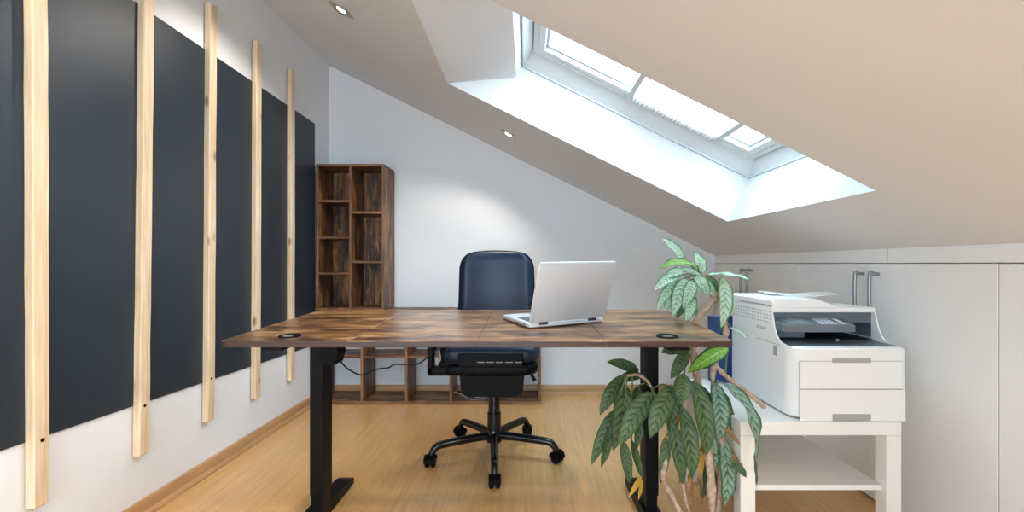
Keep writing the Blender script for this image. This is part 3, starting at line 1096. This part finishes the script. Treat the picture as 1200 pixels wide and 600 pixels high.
gf, gb = back_grid(True), back_grid(False)
for g_ in (gf, gb):
    for j in range(NZB):
        for i in range(NXB):
            b.faces.new((g_[j][i], g_[j][i + 1], g_[j + 1][i + 1], g_[j + 1][i]))
bd = lambda g_: [g_[0][i] for i in range(NXB + 1)] + [g_[j][NXB] for j in range(1, NZB + 1)] + [g_[NZB][i] for i in range(NXB - 1, -1, -1)] + [g_[j][0] for j in range(NZB - 1, 0, -1)]
A_, D_ = bd(gf), bd(gb)
pip = [v.co.copy() for v in A_]
for k in range(len(A_)):
    l = (k + 1) % len(A_)
    b.faces.new((A_[k], A_[l], D_[l], D_[k]))
br_ = obj('backrest', b, M['leather'], t, 70)
b = B(); tube(b, pip[NXB:] + pip[:1], .0035, 8)
obj('piping', b, M['black_plastic'], br_, 60, label='black piping around the backrest edge')
b = B()
tube(b, smooth_pts([(cx, 2.16, .405), (cx, 2.30, .40), (cx, 2.345, .45), (cx, 2.335, .60), (cx, 2.315, .72)], 5), .022, 10)
obj('back_support', b, M['black_plastic'], t, 50)

# ------------------------------------------------------------------ side table with a shelf
TX0, TX1, TY0, TY1, TZ = .656, 1.150, 1.36, 1.868, .4145
t = thing('side_table', ((TX0 + TX1) / 2, (TY0 + TY1) / 2, 0), 'small square white side table with a lower shelf, carrying the printer', 'table')
b = B(); box(b, TX0, TX1, TY0, TY1, TZ - .041, TZ, .0015, 1); obj('tabletop', b, M['table'], t)
for x in (TX0, TX1 - .046):
    for y in (TY0, TY1 - .046):
        b = B(); box(b, x, x + .046, y, y + .046, .0005, TZ - .0415, .0015, 1); obj('leg', b, M['table'], t)
b = B()
prism(b, [(TX0 + .0464, TY0 + .02), (TX1 - .0464, TY0 + .02), (TX1 - .0464, TY1 - .03), (TX0 + .0464, TY1 - .03)], 'Z', .196, .212)
obj('shelf', b, M['table'], t)

# blue box upright behind the printer
b = B(); box(b, .757, .91, 1.806, 1.855, TZ + .0005, .684, .003)
bx = tag(obj('storage_box', b, M['blue']), 'narrow dark blue box upright behind the printer and the plant', 'box')

# ------------------------------------------------------------------ printer
PX0, PX1, PY0, PY1, PZ = .825, 1.176, 1.372, 1.790, TZ + .001
t = thing('printer', ((PX0 + PX1) / 2, (PY0 + PY1) / 2, PZ), 'white multifunction laser printer with a grey control panel on the side table', 'printer')
ZL = .639      # top of the lower body at the front


def plan(x0, x1, y0, y1, rl, rr, n=7):
    p = []
    for ax, ay, r, a1 in ((x0 + rl, y0 + rl, rl, 180), (x1 - rr, y0 + rr, rr, 270), (x1 - .012, y1 - .012, .012, 0), (x0 + .012, y1 - .012, .012, 90)):
        for k in range(n + 1):
            a = math.radians(a1 + 90 * k / n)
            p.append((ax + r * math.cos(a), ay + r * math.sin(a)))
    return p


def loft(bm, pl, levels, cxy):
    rings = []
    for z, ins in levels:
        rings.append([bm.verts.new((x + (ins if x < cxy[0] else -ins), y + (ins if y < cxy[1] else -ins), z)) for x, y in pl])
    m = len(pl)
    for i in range(len(rings) - 1):
        for k in range(m):
            bm.faces.new((rings[i][k], rings[i][(k + 1) % m], rings[i + 1][(k + 1) % m], rings[i + 1][k]))
    bm.faces.new(rings[0][::-1]); bm.faces.new(rings[-1])


pc = ((PX0 + PX1) / 2, (PY0 + PY1) / 2)
b = B(); loft(b, plan(PX0, PX1, PY0, PY1, .055, .012), [(PZ + .004, .004), (PZ + .008, 0), (ZL - .005, 0), (ZL, .004)], pc)
body = obj('body', b, M['printer'], t, 35)
for x in (PX0 + .07, PX1 - .04):
    for y in (PY0 + .05, PY1 - .05):
        b = B(); lathe(b, (x, y, PZ - .0005), [(.012, 0), (.012, .006)], 12)
        obj('rubber_foot', b, M['printer_void'], body)
# side cheeks with the concave front, left and right of the output tray
prof = [(PY0 + .012, ZL - .002), (PY0 + .014, ZL + .001), (1.415, .6405), (1.440, .643), (1.456, .650), (1.469, .664), (1.478, .684), (1.486, .712), (1.492, .736), (PY1 - .012, .736), (PY1 - .012, ZL - .002)]
for x0, x1 in ((PX0 + .0005, PX0 + .005), (PX1 - .005, PX1 - .0005)):
    b = B(); prism(b, prof, 'X', x0, x1)
    bmesh.ops.bevel(b, geom=b.edges[:], offset=.0015, segments=1, affect='EDGES')
    obj('side_cheek', b, M['printer'], t, 30)
# dark recess: floor, back wall with the output mouth
b = B()
prism(b, [(PY0 + .028, ZL - .001), (PY0 + .03, ZL + .0015), (1.50, ZL + .002), (1.72, ZL + .006), (1.72, ZL - .001)], 'X', PX0 + .0055, PX1 - .0055)
obj('output_tray', b, M['printer_dark'], t)
b = B()
x0, x1 = PX0 + .0055, PX1 - .0055
mx0, mx1 = at(938, 390, 1.53).x, at(1019, 390, 1.53).x
box(b, x0, mx0, 1.508, 1.72, ZL + .011, .7355)
box(b, mx1, x1, 1.508, 1.72, ZL + .011, .7355)
box(b, mx0, mx1, 1.508, 1.72, .700, .7355)
rec = obj('recess_wall', b, M['printer_dark'], t)
b = B(); box(b, mx0, mx1, 1.70, 1.719, ZL + .007, .6995)
box(b, mx0 + .001, mx1 - .001, 1.5, 1.70, ZL + .0065, ZL + .0075)
obj('output_mouth', b, M['printer_void'], rec, label='black paper output mouth')
b = B(); p = at(981, 405.5, 1.46); box(b, p.x - .004, p.x + .004, 1.455, 1.465, ZL + .006, ZL + .014, .002)
obj('paper_stop', b, M['slot'], rec)
# tilting control panel
b = B()
cp = [(1.440, .677), (1.440, .700), (1.512, .716), (1.512, .690)]
prism(b, cp, 'X', .8318, 1.069)
bmesh.ops.bevel(b, geom=b.edges[:], offset=.002, segments=2, affect='EDGES')
cpan = obj('control_panel', b, M['printer_pan'], t, 30)


def panel_patch(bm, xa, xb, f0, f1, h=.0012):
    za = lambda f: .700 + .016 * f + .0003
    ya_, yb_ = 1.440 + .072 * f0, 1.440 + .072 * f1
    vs = [bm.verts.new(q) for q in ((xa, ya_, za(f0) - .001), (xb, ya_, za(f0) - .001), (xb, yb_, za(f1) - .001), (xa, yb_, za(f1) - .001), (xa, ya_, za(f0) + h), (xb, ya_, za(f0) + h), (xb, yb_, za(f1) + h), (xa, yb_, za(f1) + h))]
    for q in ((3, 2, 1, 0), (4, 5, 6, 7), (0, 1, 5, 4), (1, 2, 6, 5), (2, 3, 7, 6), (3, 0, 4, 7)):
        bm.faces.new([vs[i] for i in q])


b = B(); panel_patch(b, .862, .938, .2, .9); obj('display', b, M['lcd'], cpan, label='small grey display')
b = B()
for c in range(4):
    for r in range(4):
        panel_patch(b, .965 + c * .014, .974 + c * .014, .15 + r * .2, .28 + r * .2)
for r in range(3):
    panel_patch(b, 1.030, 1.045, .18 + r * .25, .36 + r * .25)
obj('keypad', b, M['button'], cpan, label='pale keypad buttons')
# scanner unit over the recess
b = B(); loft(b, [(PX0, 1.492), (PX1 - .004, 1.492), (PX1, 1.497), (PX1, PY1 - .01), (PX1 - .01, PY1), (PX0 + .01, PY1), (PX0, PY1 - .01)], [(.736, .0015), (.7375, 0), (.7500, 0), (.753, .003)], pc)
sc_ = obj('scanner_bed', b, M['printer'], t, 35)
# document feeder: raised block on the left with a sloping right side
b = B()
fx0, fx1, fx2 = PX0 + .001, at(958, 352, 1.5).x, at(976, 361, 1.5).x
vs = prism(b, [(fx0, .7535), (fx2 + .012, .7535), (fx2, .760), (fx1, .7785), (fx1 - .012, .7815), (fx0 + .010, .7815), (fx0, .775)], 'Y', 1.494, PY1 - .004)
es = [e for e in b.edges if all(abs(v.co.y - 1.494) < 1e-4 for v in e.verts) and min(v.co.z for v in e.verts) > .757]
bmesh.ops.bevel(b, geom=es, offset=.003, segments=3, affect='EDGES')
adf = obj('document_feeder', b, M['printer'], t, 35)
# feeder cover bulge and curved paper support wing on top
b = B()
rows = []
for i in range(17):
    f = i / 16
    x = at(900, 350, 1.66).x + f * (at(983, 350, 1.66).x - at(900, 350, 1.66).x)
    z = .782 + .004 * math.cos(f * PI * 2.2) + (.004 * max(0, f - .6)) - .004 * f
    w0, w1 = 1.64 + .03 * max(0, f - .75) * 4 * .8, 1.735 - .03 * max(0, f - .75) * 4 * .8
    rows.append([b.verts.new((x, y, zz2)) for y, zz2 in ((w0, z), (w1, z + .004), (w1, z + .008), (w0, z + .004))])
for i in range(16):
    for k in range(4):
        b.faces.new((rows[i][k], rows[i][(k + 1) % 4], rows[i + 1][(k + 1) % 4], rows[i + 1][k]))
b.faces.new(rows[0]); b.faces.new(rows[-1][::-1])
obj('paper_support', b, M['printer'], adf, 40)
b = B(); tube(b, [(at(893, 345, 1.70).x - .006, 1.70, .784), (at(893, 345, 1.70).x, 1.70, .7895), (at(893, 345, 1.70).x + .006, 1.70, .784)], .0025, 8)
obj('feeder_latch', b, M['printer_dark'], adf, 40)
# front: upper flap and lower cassette with grips, as thin raised panels
ix0, ix1 = at(937, 440, PY0).x, at(1058, 440, PY0).x
zA, zB, zC = at(0, 423, PY0).z, at(0, 456, PY0).z, at(0, 493.8, PY0).z
b = B(); box(b, ix0, ix1, PY0 - .0002, PY0 + .001, zC, zA); obj('front_gap', b, M['seam'], body)
b = B(); box(b, ix0 + .0012, ix1 - .0012, PY0 - .002, PY0 + .002, zB + .0012, zA - .001, .0008, 1)
fl = obj('front_flap', b, M['printer'], t)
b = B(); box(b, ix0 + .0002, ix1 + .0075, PY0 - .002, PY0 + .002, zC + .0005, zB - .0012, .0008, 1)
cas = obj('paper_cassette', b, M['printer'], t)
gx0, gx1 = at(975, 440, PY0).x, at(1020, 440, PY0).x
b = B(); box(b, gx0, gx1, PY0 - .0035, PY0 - .0005, at(0, 425, PY0).z, at(0, 420, PY0).z, .0006, 1)
obj('flap_grip', b, M['grip'], fl, label='grey grip on the front flap')
b = B()
za_, zb_ = at(0, 493, PY0).z, at(0, 485, PY0).z
box(b, gx0, gx1, PY0 - .0026, PY0 - .0005, za_, zb_, .0006, 1)
obj('cassette_grip', b, M['grip'], cas, label='grey recessed grip of the paper cassette')
# side details: vent rows, embossed square, seam lines
b = B()
for r in range(4):
    for k in range(14):
        y = 1.50 + k * .020
        z = .735 - r * .012
        box(b, PX0 - .0006, PX0 + .001, y, y + .006, z, z + .0035)
for k in range(6):
    y = 1.53 + k * .011
    box(b, PX0 - .0006, PX0 + .001, y, y + .004, .672, .682)
obj('side_vents', b, M['grip'], body)
b = B(); box(b, PX0 - .0008, PX0 + .001, 1.463, 1.483, .596, .628); obj('side_emblem', b, M['slot'], body)
for q in ((1.49, 1.72, .7575, .7590), (1.44, 1.60, .6335, .6347)):
    b = B(); box(b, PX0 - .0005, PX0 + .001, *q)
    obj('side_seam', b, M['seam'], body)

# ------------------------------------------------------------------ plant
t = thing('potted_plant', (.545, 1.34, 0), 'tall leggy houseplant with drooping variegated leaves between desk and side table', 'plant')
pcx, pcy = .545, 1.33
b = B()
lathe(b, (pcx, pcy, .0005), [(.062, 0), (.064, .004), (.077, .072), (.082, .075), (.083, .094), (.076, .095), (.074, .076), (.0735, .0761)], 32)
obj('pot', b, M['pot'], t, 40)
b = B(); lathe(b, (pcx, pcy, .077), [(.0735, 0), (.0725, .006), (.04, .012), (.005, .014)], 24)
obj('soil', b, M['soil'], t, 60)


def leaf(bm, base, tip, width, sag=(0, 0, 0), face=(0, -1, .3), fold=.25, nv=12, nu=6, twist=0.0, shape=.85, curl=.0):
    """one pointed leaf blade: bezier mid rib, V-folded and slightly wavy, with u/v for the vein pattern"""
    uvl = bm.loops.layers.uv.verify()
    base, tip = Vector(base), Vector(tip)
    ctrl = (base + tip) / 2 + Vector(sag)
    face = Vector(face).normalized()
    grid = []
    sd = random.random() * 10
    for j in range(nv + 1):
        v = j / nv
        c = base * (1 - v) ** 2 + ctrl * 2 * v * (1 - v) + tip * v * v
        tg = ((ctrl - base) * (1 - v) + (tip - ctrl) * v).normalized()
        fc = (face - tg * face.dot(tg)).normalized()
        fc = Matrix.Rotation(twist * (v - .3), 3, tg) @ fc
        sx = tg.cross(fc).normalized()
        w = width / 2 * min(1.0, 2.05 * (v + .004) ** .62 * (1.0 - v) ** .88) + .0003
        row = []
        for i in range(nu + 1):
            u = i / nu
            k = (u - .5) * 2
            wav = .05 * width * math.sin(v * 17 + sd + (2 if k > 0 else 0)) * abs(k) ** 2
            row.append((bm.verts.new(c + sx * (w * k) + fc * (-fold * w * (abs(k) ** 1.4) * -1 * (1 if fold > 0 else 1) + wav)), u, v))
        grid.append(row)
    for j in range(nv):
        for i in range(nu):
            q = (grid[j][i], grid[j][i + 1], grid[j + 1][i + 1], grid[j + 1][i])
            f = bm.faces.new([p[0] for p in q])
            f.smooth = True
            for lp, p in zip(f.loops, q):
                lp[uvl].uv = (p[1], p[2])


def knob(bm, pts, r, n=5):
    """a stalk with swollen nodes"""
    q = smooth_pts(pts, n)
    rr = [r * (1 + .22 * math.sin(i * 2.1) + .12 * math.sin(i * 5.3)) for i in range(len(q))]
    tube(bm, q, rr, 9)


# stalks
stalks = [
    ([(pcx + .01, pcy, .085), at(833, 560, 1.36), at(826, 500, 1.42), at(818, 447, 1.50), at(813, 412, 1.54), at(815, 380, 1.545), at(826, 362, 1.55), at(838, 350, 1.56), at(830, 338, 1.58), at(820, 326, 1.6)], .0125),
    ([(pcx + .03, pcy + .02, .085), at(846, 540, 1.40), at(842, 480, 1.43), at(835, 440, 1.47), at(846, 405, 1.50), at(851, 388, 1.52), at(846, 362, 1.54), at(845, 338, 1.55)], .0095),
    ([at(836, 425, 1.48), at(850, 440, 1.46), at(871, 457, 1.44), at(886, 468, 1.43), at(897, 478, 1.42)], .0075),
    ([(pcx - .02, pcy - .01, .085), at(800, 604, 1.34), at(786, 578, 1.38), at(777, 560, 1.42), at(784, 528, 1.45), at(792, 490, 1.48), at(800, 455, 1.5)], .0085),
    ([(pcx - .03, pcy + .02, .085), at(802, 580, 1.40), at(798, 540, 1.44), at(776, 495, 1.475), at(764, 455, 1.50), at(750, 440, 1.505), at(735, 440, 1.51)], .0050),
]
for pts, r in stalks:
    b = B(); knob(b, pts, r)
    obj('stalk', b, M['stalk'], t, 70)

# leaves: (base px, tip px, distance base, distance tip, width px, sag, facing, stalk anchor)
pale, dark, middle, green = B(), B(), B(), B()
pets = []
PALE = [
    ((803, 307), (776, 280), 1.60, 1.58, 17, (0, -.01, .014), (.3, -.8, .6)),
    ((822, 320), (814, 296), 1.60, 1.62, 17, (.004, -.02, 0), (0, -1, .3)),
    ((822, 323), (794, 316), 1.58, 1.54, 12, (0, 0, .012), (.1, -.7, .8)),
    ((795, 324), (766, 341), 1.58, 1.54, 16, (0, 0, .022), (-.3, -.8, .7)),
    ((797, 329), (770, 363), 1.58, 1.54, 14, (-.010, 0, .018), (-.4, -.9, .4)),
    ((805, 327), (788, 371), 1.57, 1.53, 20, (-.014, -.03, .02), (-.2, -1, .4)),
    ((814, 324), (829, 349), 1.57, 1.55, 19, (.008, -.02, .012), (.2, -1, .5)),
    ((829, 322), (880, 328), 1.56, 1.50, 17, (0, 0, .016), (.05, -.22, 1)),
    ((846, 324), (845, 384), 1.54, 1.50, 20, (.008, -.04, .01), (.1, -1, .3)),
    ((811, 346), (803, 377), 1.56, 1.53, 16, (0, -.03, .006), (-.1, -1, .3)),
    ((856, 384), (876, 398), 1.52, 1.46, 12, (0, 0, .01), (.2, -.5, 1)),
    ((790, 340), (778, 366), 1.59, 1.57, 11, (0, -.01, .005), (-.2, -1, .2)),
    ((812, 330), (800, 362), 1.55, 1.52, 17, (-.004, -.03, .014), (0, -1, .4)),
    ((823, 327), (836, 352), 1.58, 1.56, 14, (.006, -.02, .008), (.2, -1, .4)),
    ((800, 318), (779, 327), 1.60, 1.57, 15, (0, 0, .014), (-.2, -.8, .7)),
]
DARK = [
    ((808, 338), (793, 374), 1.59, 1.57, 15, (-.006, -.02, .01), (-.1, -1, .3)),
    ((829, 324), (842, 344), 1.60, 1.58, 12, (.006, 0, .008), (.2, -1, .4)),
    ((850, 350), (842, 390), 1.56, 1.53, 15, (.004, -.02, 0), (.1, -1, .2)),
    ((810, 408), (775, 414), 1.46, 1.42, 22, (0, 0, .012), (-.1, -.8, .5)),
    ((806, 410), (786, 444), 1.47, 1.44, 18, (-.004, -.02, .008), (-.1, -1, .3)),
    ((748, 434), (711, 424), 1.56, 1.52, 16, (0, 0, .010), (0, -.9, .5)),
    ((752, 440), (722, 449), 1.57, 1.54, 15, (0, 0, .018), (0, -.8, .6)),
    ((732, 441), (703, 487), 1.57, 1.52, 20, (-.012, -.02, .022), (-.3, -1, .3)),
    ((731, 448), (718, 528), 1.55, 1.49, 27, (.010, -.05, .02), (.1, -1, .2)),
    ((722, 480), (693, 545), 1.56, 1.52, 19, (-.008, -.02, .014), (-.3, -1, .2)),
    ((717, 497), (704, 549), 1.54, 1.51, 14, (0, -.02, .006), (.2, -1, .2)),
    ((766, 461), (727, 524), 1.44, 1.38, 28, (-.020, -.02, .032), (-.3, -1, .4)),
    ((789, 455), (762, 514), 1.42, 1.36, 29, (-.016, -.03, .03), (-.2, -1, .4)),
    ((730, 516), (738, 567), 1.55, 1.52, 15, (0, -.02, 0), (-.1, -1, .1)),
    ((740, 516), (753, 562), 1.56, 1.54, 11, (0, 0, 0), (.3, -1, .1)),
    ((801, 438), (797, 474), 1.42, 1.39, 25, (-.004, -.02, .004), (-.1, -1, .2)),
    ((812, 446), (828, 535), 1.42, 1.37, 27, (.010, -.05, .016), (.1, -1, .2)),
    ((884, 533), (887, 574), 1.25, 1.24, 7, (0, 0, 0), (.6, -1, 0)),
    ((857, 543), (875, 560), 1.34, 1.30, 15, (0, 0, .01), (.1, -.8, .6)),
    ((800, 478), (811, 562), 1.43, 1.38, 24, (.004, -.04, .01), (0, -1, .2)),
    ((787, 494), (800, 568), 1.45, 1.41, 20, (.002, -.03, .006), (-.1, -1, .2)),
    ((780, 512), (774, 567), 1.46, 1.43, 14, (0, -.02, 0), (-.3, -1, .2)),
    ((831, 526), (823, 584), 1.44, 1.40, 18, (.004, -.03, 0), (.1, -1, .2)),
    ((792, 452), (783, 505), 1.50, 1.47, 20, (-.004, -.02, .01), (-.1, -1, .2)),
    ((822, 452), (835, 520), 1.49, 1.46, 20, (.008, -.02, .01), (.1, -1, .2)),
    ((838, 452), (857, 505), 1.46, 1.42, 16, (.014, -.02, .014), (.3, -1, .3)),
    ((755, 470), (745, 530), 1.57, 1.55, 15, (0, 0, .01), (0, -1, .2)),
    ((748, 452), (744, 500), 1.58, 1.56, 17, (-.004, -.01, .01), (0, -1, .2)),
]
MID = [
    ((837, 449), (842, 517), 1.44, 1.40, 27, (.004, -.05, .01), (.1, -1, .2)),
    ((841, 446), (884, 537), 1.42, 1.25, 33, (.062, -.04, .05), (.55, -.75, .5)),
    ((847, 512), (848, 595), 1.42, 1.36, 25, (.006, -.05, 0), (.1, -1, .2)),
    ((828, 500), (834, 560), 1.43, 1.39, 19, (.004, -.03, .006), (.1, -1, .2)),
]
GREEN = [
    ((817, 312), (774, 314), 1.56, 1.50, 20, (0, 0, .03), (-.05, -.55, .9)),
    ((853, 408), (806, 437), 1.44, 1.38, 24, (-.006, -.02, .016), (-.25, -.75, .7)),
]
for bm_, lst in ((pale, PALE), (dark, DARK), (middle, MID), (green, GREEN)):
    for (p, q, d0, d1, w, sag, fc) in lst:
        leaf(bm_, at(p[0], p[1], d0), at(q[0], q[1], d1), w * (d0 + d1) / 2 / F * (1.22 if bm_ is pale else 1.12), sag, fc, fold=.22, twist=random.uniform(-.35, .35))
        # petiole back to the nearest point of a stalk
        if d0 < 1.26:
            continue                    # the curled end of the leaf above it
        a = at(p[0], p[1], d0)
        best = min((pt for pts, r in stalks for pt in smooth_pts(pts, 5)), key=lambda s_: 1.6 * math.hypot(s_.x - a.x, s_.y - a.y) + .6 * abs(s_.z - a.z))
        mid = (a + best) / 2 + Vector((0, 0, .012))
        pet = B(); tube(pet, smooth_pts([best, mid, a], 4), .0028, 7); pets.append(pet)
# smooth faces kept per face by leaf()
obj('skylit_foliage', pale, M['leaf'], t, label='silvery green leaves, paled in their colour by reflected skylight')
obj('shaded_foliage', dark, M['leaf_dark'], t, label='dark green leaves, colour deepened for the shade under the desk top')
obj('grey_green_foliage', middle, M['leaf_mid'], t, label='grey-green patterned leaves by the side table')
obj('fresh_foliage', green, M['leaf_green'], t, label='bright yellow-green leaves')
for pet in pets:
    obj('leaf_stem', pet, M['petiole'], t, 60)
# withered leaves hanging low
b = B()
for (p, q, d0, d1, w) in (((810, 540), (806, 580), 1.42, 1.40, 7), ((822, 520), (818, 545), 1.43, 1.42, 8), ((800, 545), (794, 572), 1.44, 1.42, 6), ((834, 548), (836, 575), 1.44, 1.42, 9), ((806, 556), (812, 590), 1.44, 1.42, 7), ((846, 500), (868, 522), 1.38, 1.33, 6), ((858, 532), (866, 548), 1.38, 1.36, 6), ((790, 480), (782, 525), 1.49, 1.47, 5), ((852, 560), (858, 590), 1.42, 1.42, 6), ((818, 560), (822, 592), 1.43, 1.40, 6), ((797, 470), (788, 520), 1.48, 1.46, 5), ((828, 555), (824, 585), 1.45, 1.43, 6)):
    leaf(b, at(*p, d0), at(*q, d1), w * 1.4 / F, (.004, -.01, 0), (random.uniform(-.5, .5), -1, .1), fold=.8, twist=1.2)
obj('withered_leaves', b, M['leaf_dead'], t, label='shrivelled brown leaves')
b = B()
for (p, q, d0, d1, w) in (((751, 558), (737, 583), 1.53, 1.50, 8), ((752, 562), (748, 586), 1.53, 1.52, 6), ((821, 528), (820, 556), 1.415, 1.405, 9)):
    leaf(b, at(*p, d0), at(*q, d1), w * 1.45 / F, (.002, -.01, .008), (-.2, -1, .3), fold=.4, twist=.8)
obj('yellow_leaves', b, M['leaf_yellow'], t, label='yellowed dying leaves')

# ------------------------------------------------------------------ daylight
SKY = 6.2
w = bpy.data.worlds.new('overcast_sky')
bpy.context.scene.world = w
w.use_nodes = True
bg = w.node_tree.nodes['Background']
bg.inputs['Color'].default_value = (0.68, 0.85, 1.0, 1)
wn, wl = w.node_tree.nodes, w.node_tree.links
wtc = wn.new('ShaderNodeTexCoord')
wsp = wn.new('ShaderNodeSeparateXYZ')
wl.new(wtc.outputs['Generated'], wsp.inputs['Vector'])
wmr = wn.new('ShaderNodeMapRange')            # sky strengthened behind the camera to add fill through the rear window
wmr.inputs['From Min'].default_value = 0.3
wmr.inputs['From Max'].default_value = -0.8
wmr.inputs['To Min'].default_value = SKY
wmr.inputs['To Max'].default_value = SKY * 1.2
wl.new(wsp.outputs['Y'], wmr.inputs['Value'])
wl.new(wmr.outputs['Result'], bg.inputs['Strength'])


def portal(name, loc, normal, sx, sy):
    l = bpy.data.lights.new(name, 'AREA')
    l.shape = 'RECTANGLE'
    l.size, l.size_y = sx, sy
    l.cycles.is_portal = True
    o = bpy.data.objects.new(name, l)
    C.objects.link(o)
    o.location = loc
    return o


po = portal('skylight_portal', S((SI[0] + SI[1]) / 2, (SI[2] + SI[3]) / 2, .40), None, SI[1] - SI[0] + .1, SI[3] - SI[2] + .1)
po.rotation_euler = (0, math.atan(SL), 0)
po = portal('added_window_portal', ((wx0 + wx1) / 2, YF - .14, (wz0 + wz1) / 2), None, wx1 - wx0, wz1 - wz0)
po.rotation_euler = (PI / 2, 0, 0)
po.rotation_euler = Vector((0, 1, 0)).to_track_quat('-Z', 'Z').to_euler()

# ------------------------------------------------------------------ camera and view
cd = bpy.data.cameras.new('camera')
cam = bpy.data.objects.new('camera', cd)
C.objects.link(cam)
cam.location = (0, 0, H)
cam.rotation_euler = (PI / 2, 0, 0)
cd.sensor_width = 36
cd.lens = 36 * F / 1200
cd.shift_x = -(HX - 600) / 1200
cd.shift_y = (HY - 300) / 1200
cd.clip_start = .02
sc = bpy.context.scene
sc.camera = cam
sc.cycles.max_bounces = 14
sc.cycles.diffuse_bounces = 8
sc.cycles.transparent_max_bounces = 12
sc.cycles.sample_clamp_indirect = 6
vs_ = sc.view_settings
vs_.view_transform = 'Standard'
vs_.look = 'None'
vs_.gamma = 1
vs_.use_curve_mapping = False
vs_.exposure = 1.30
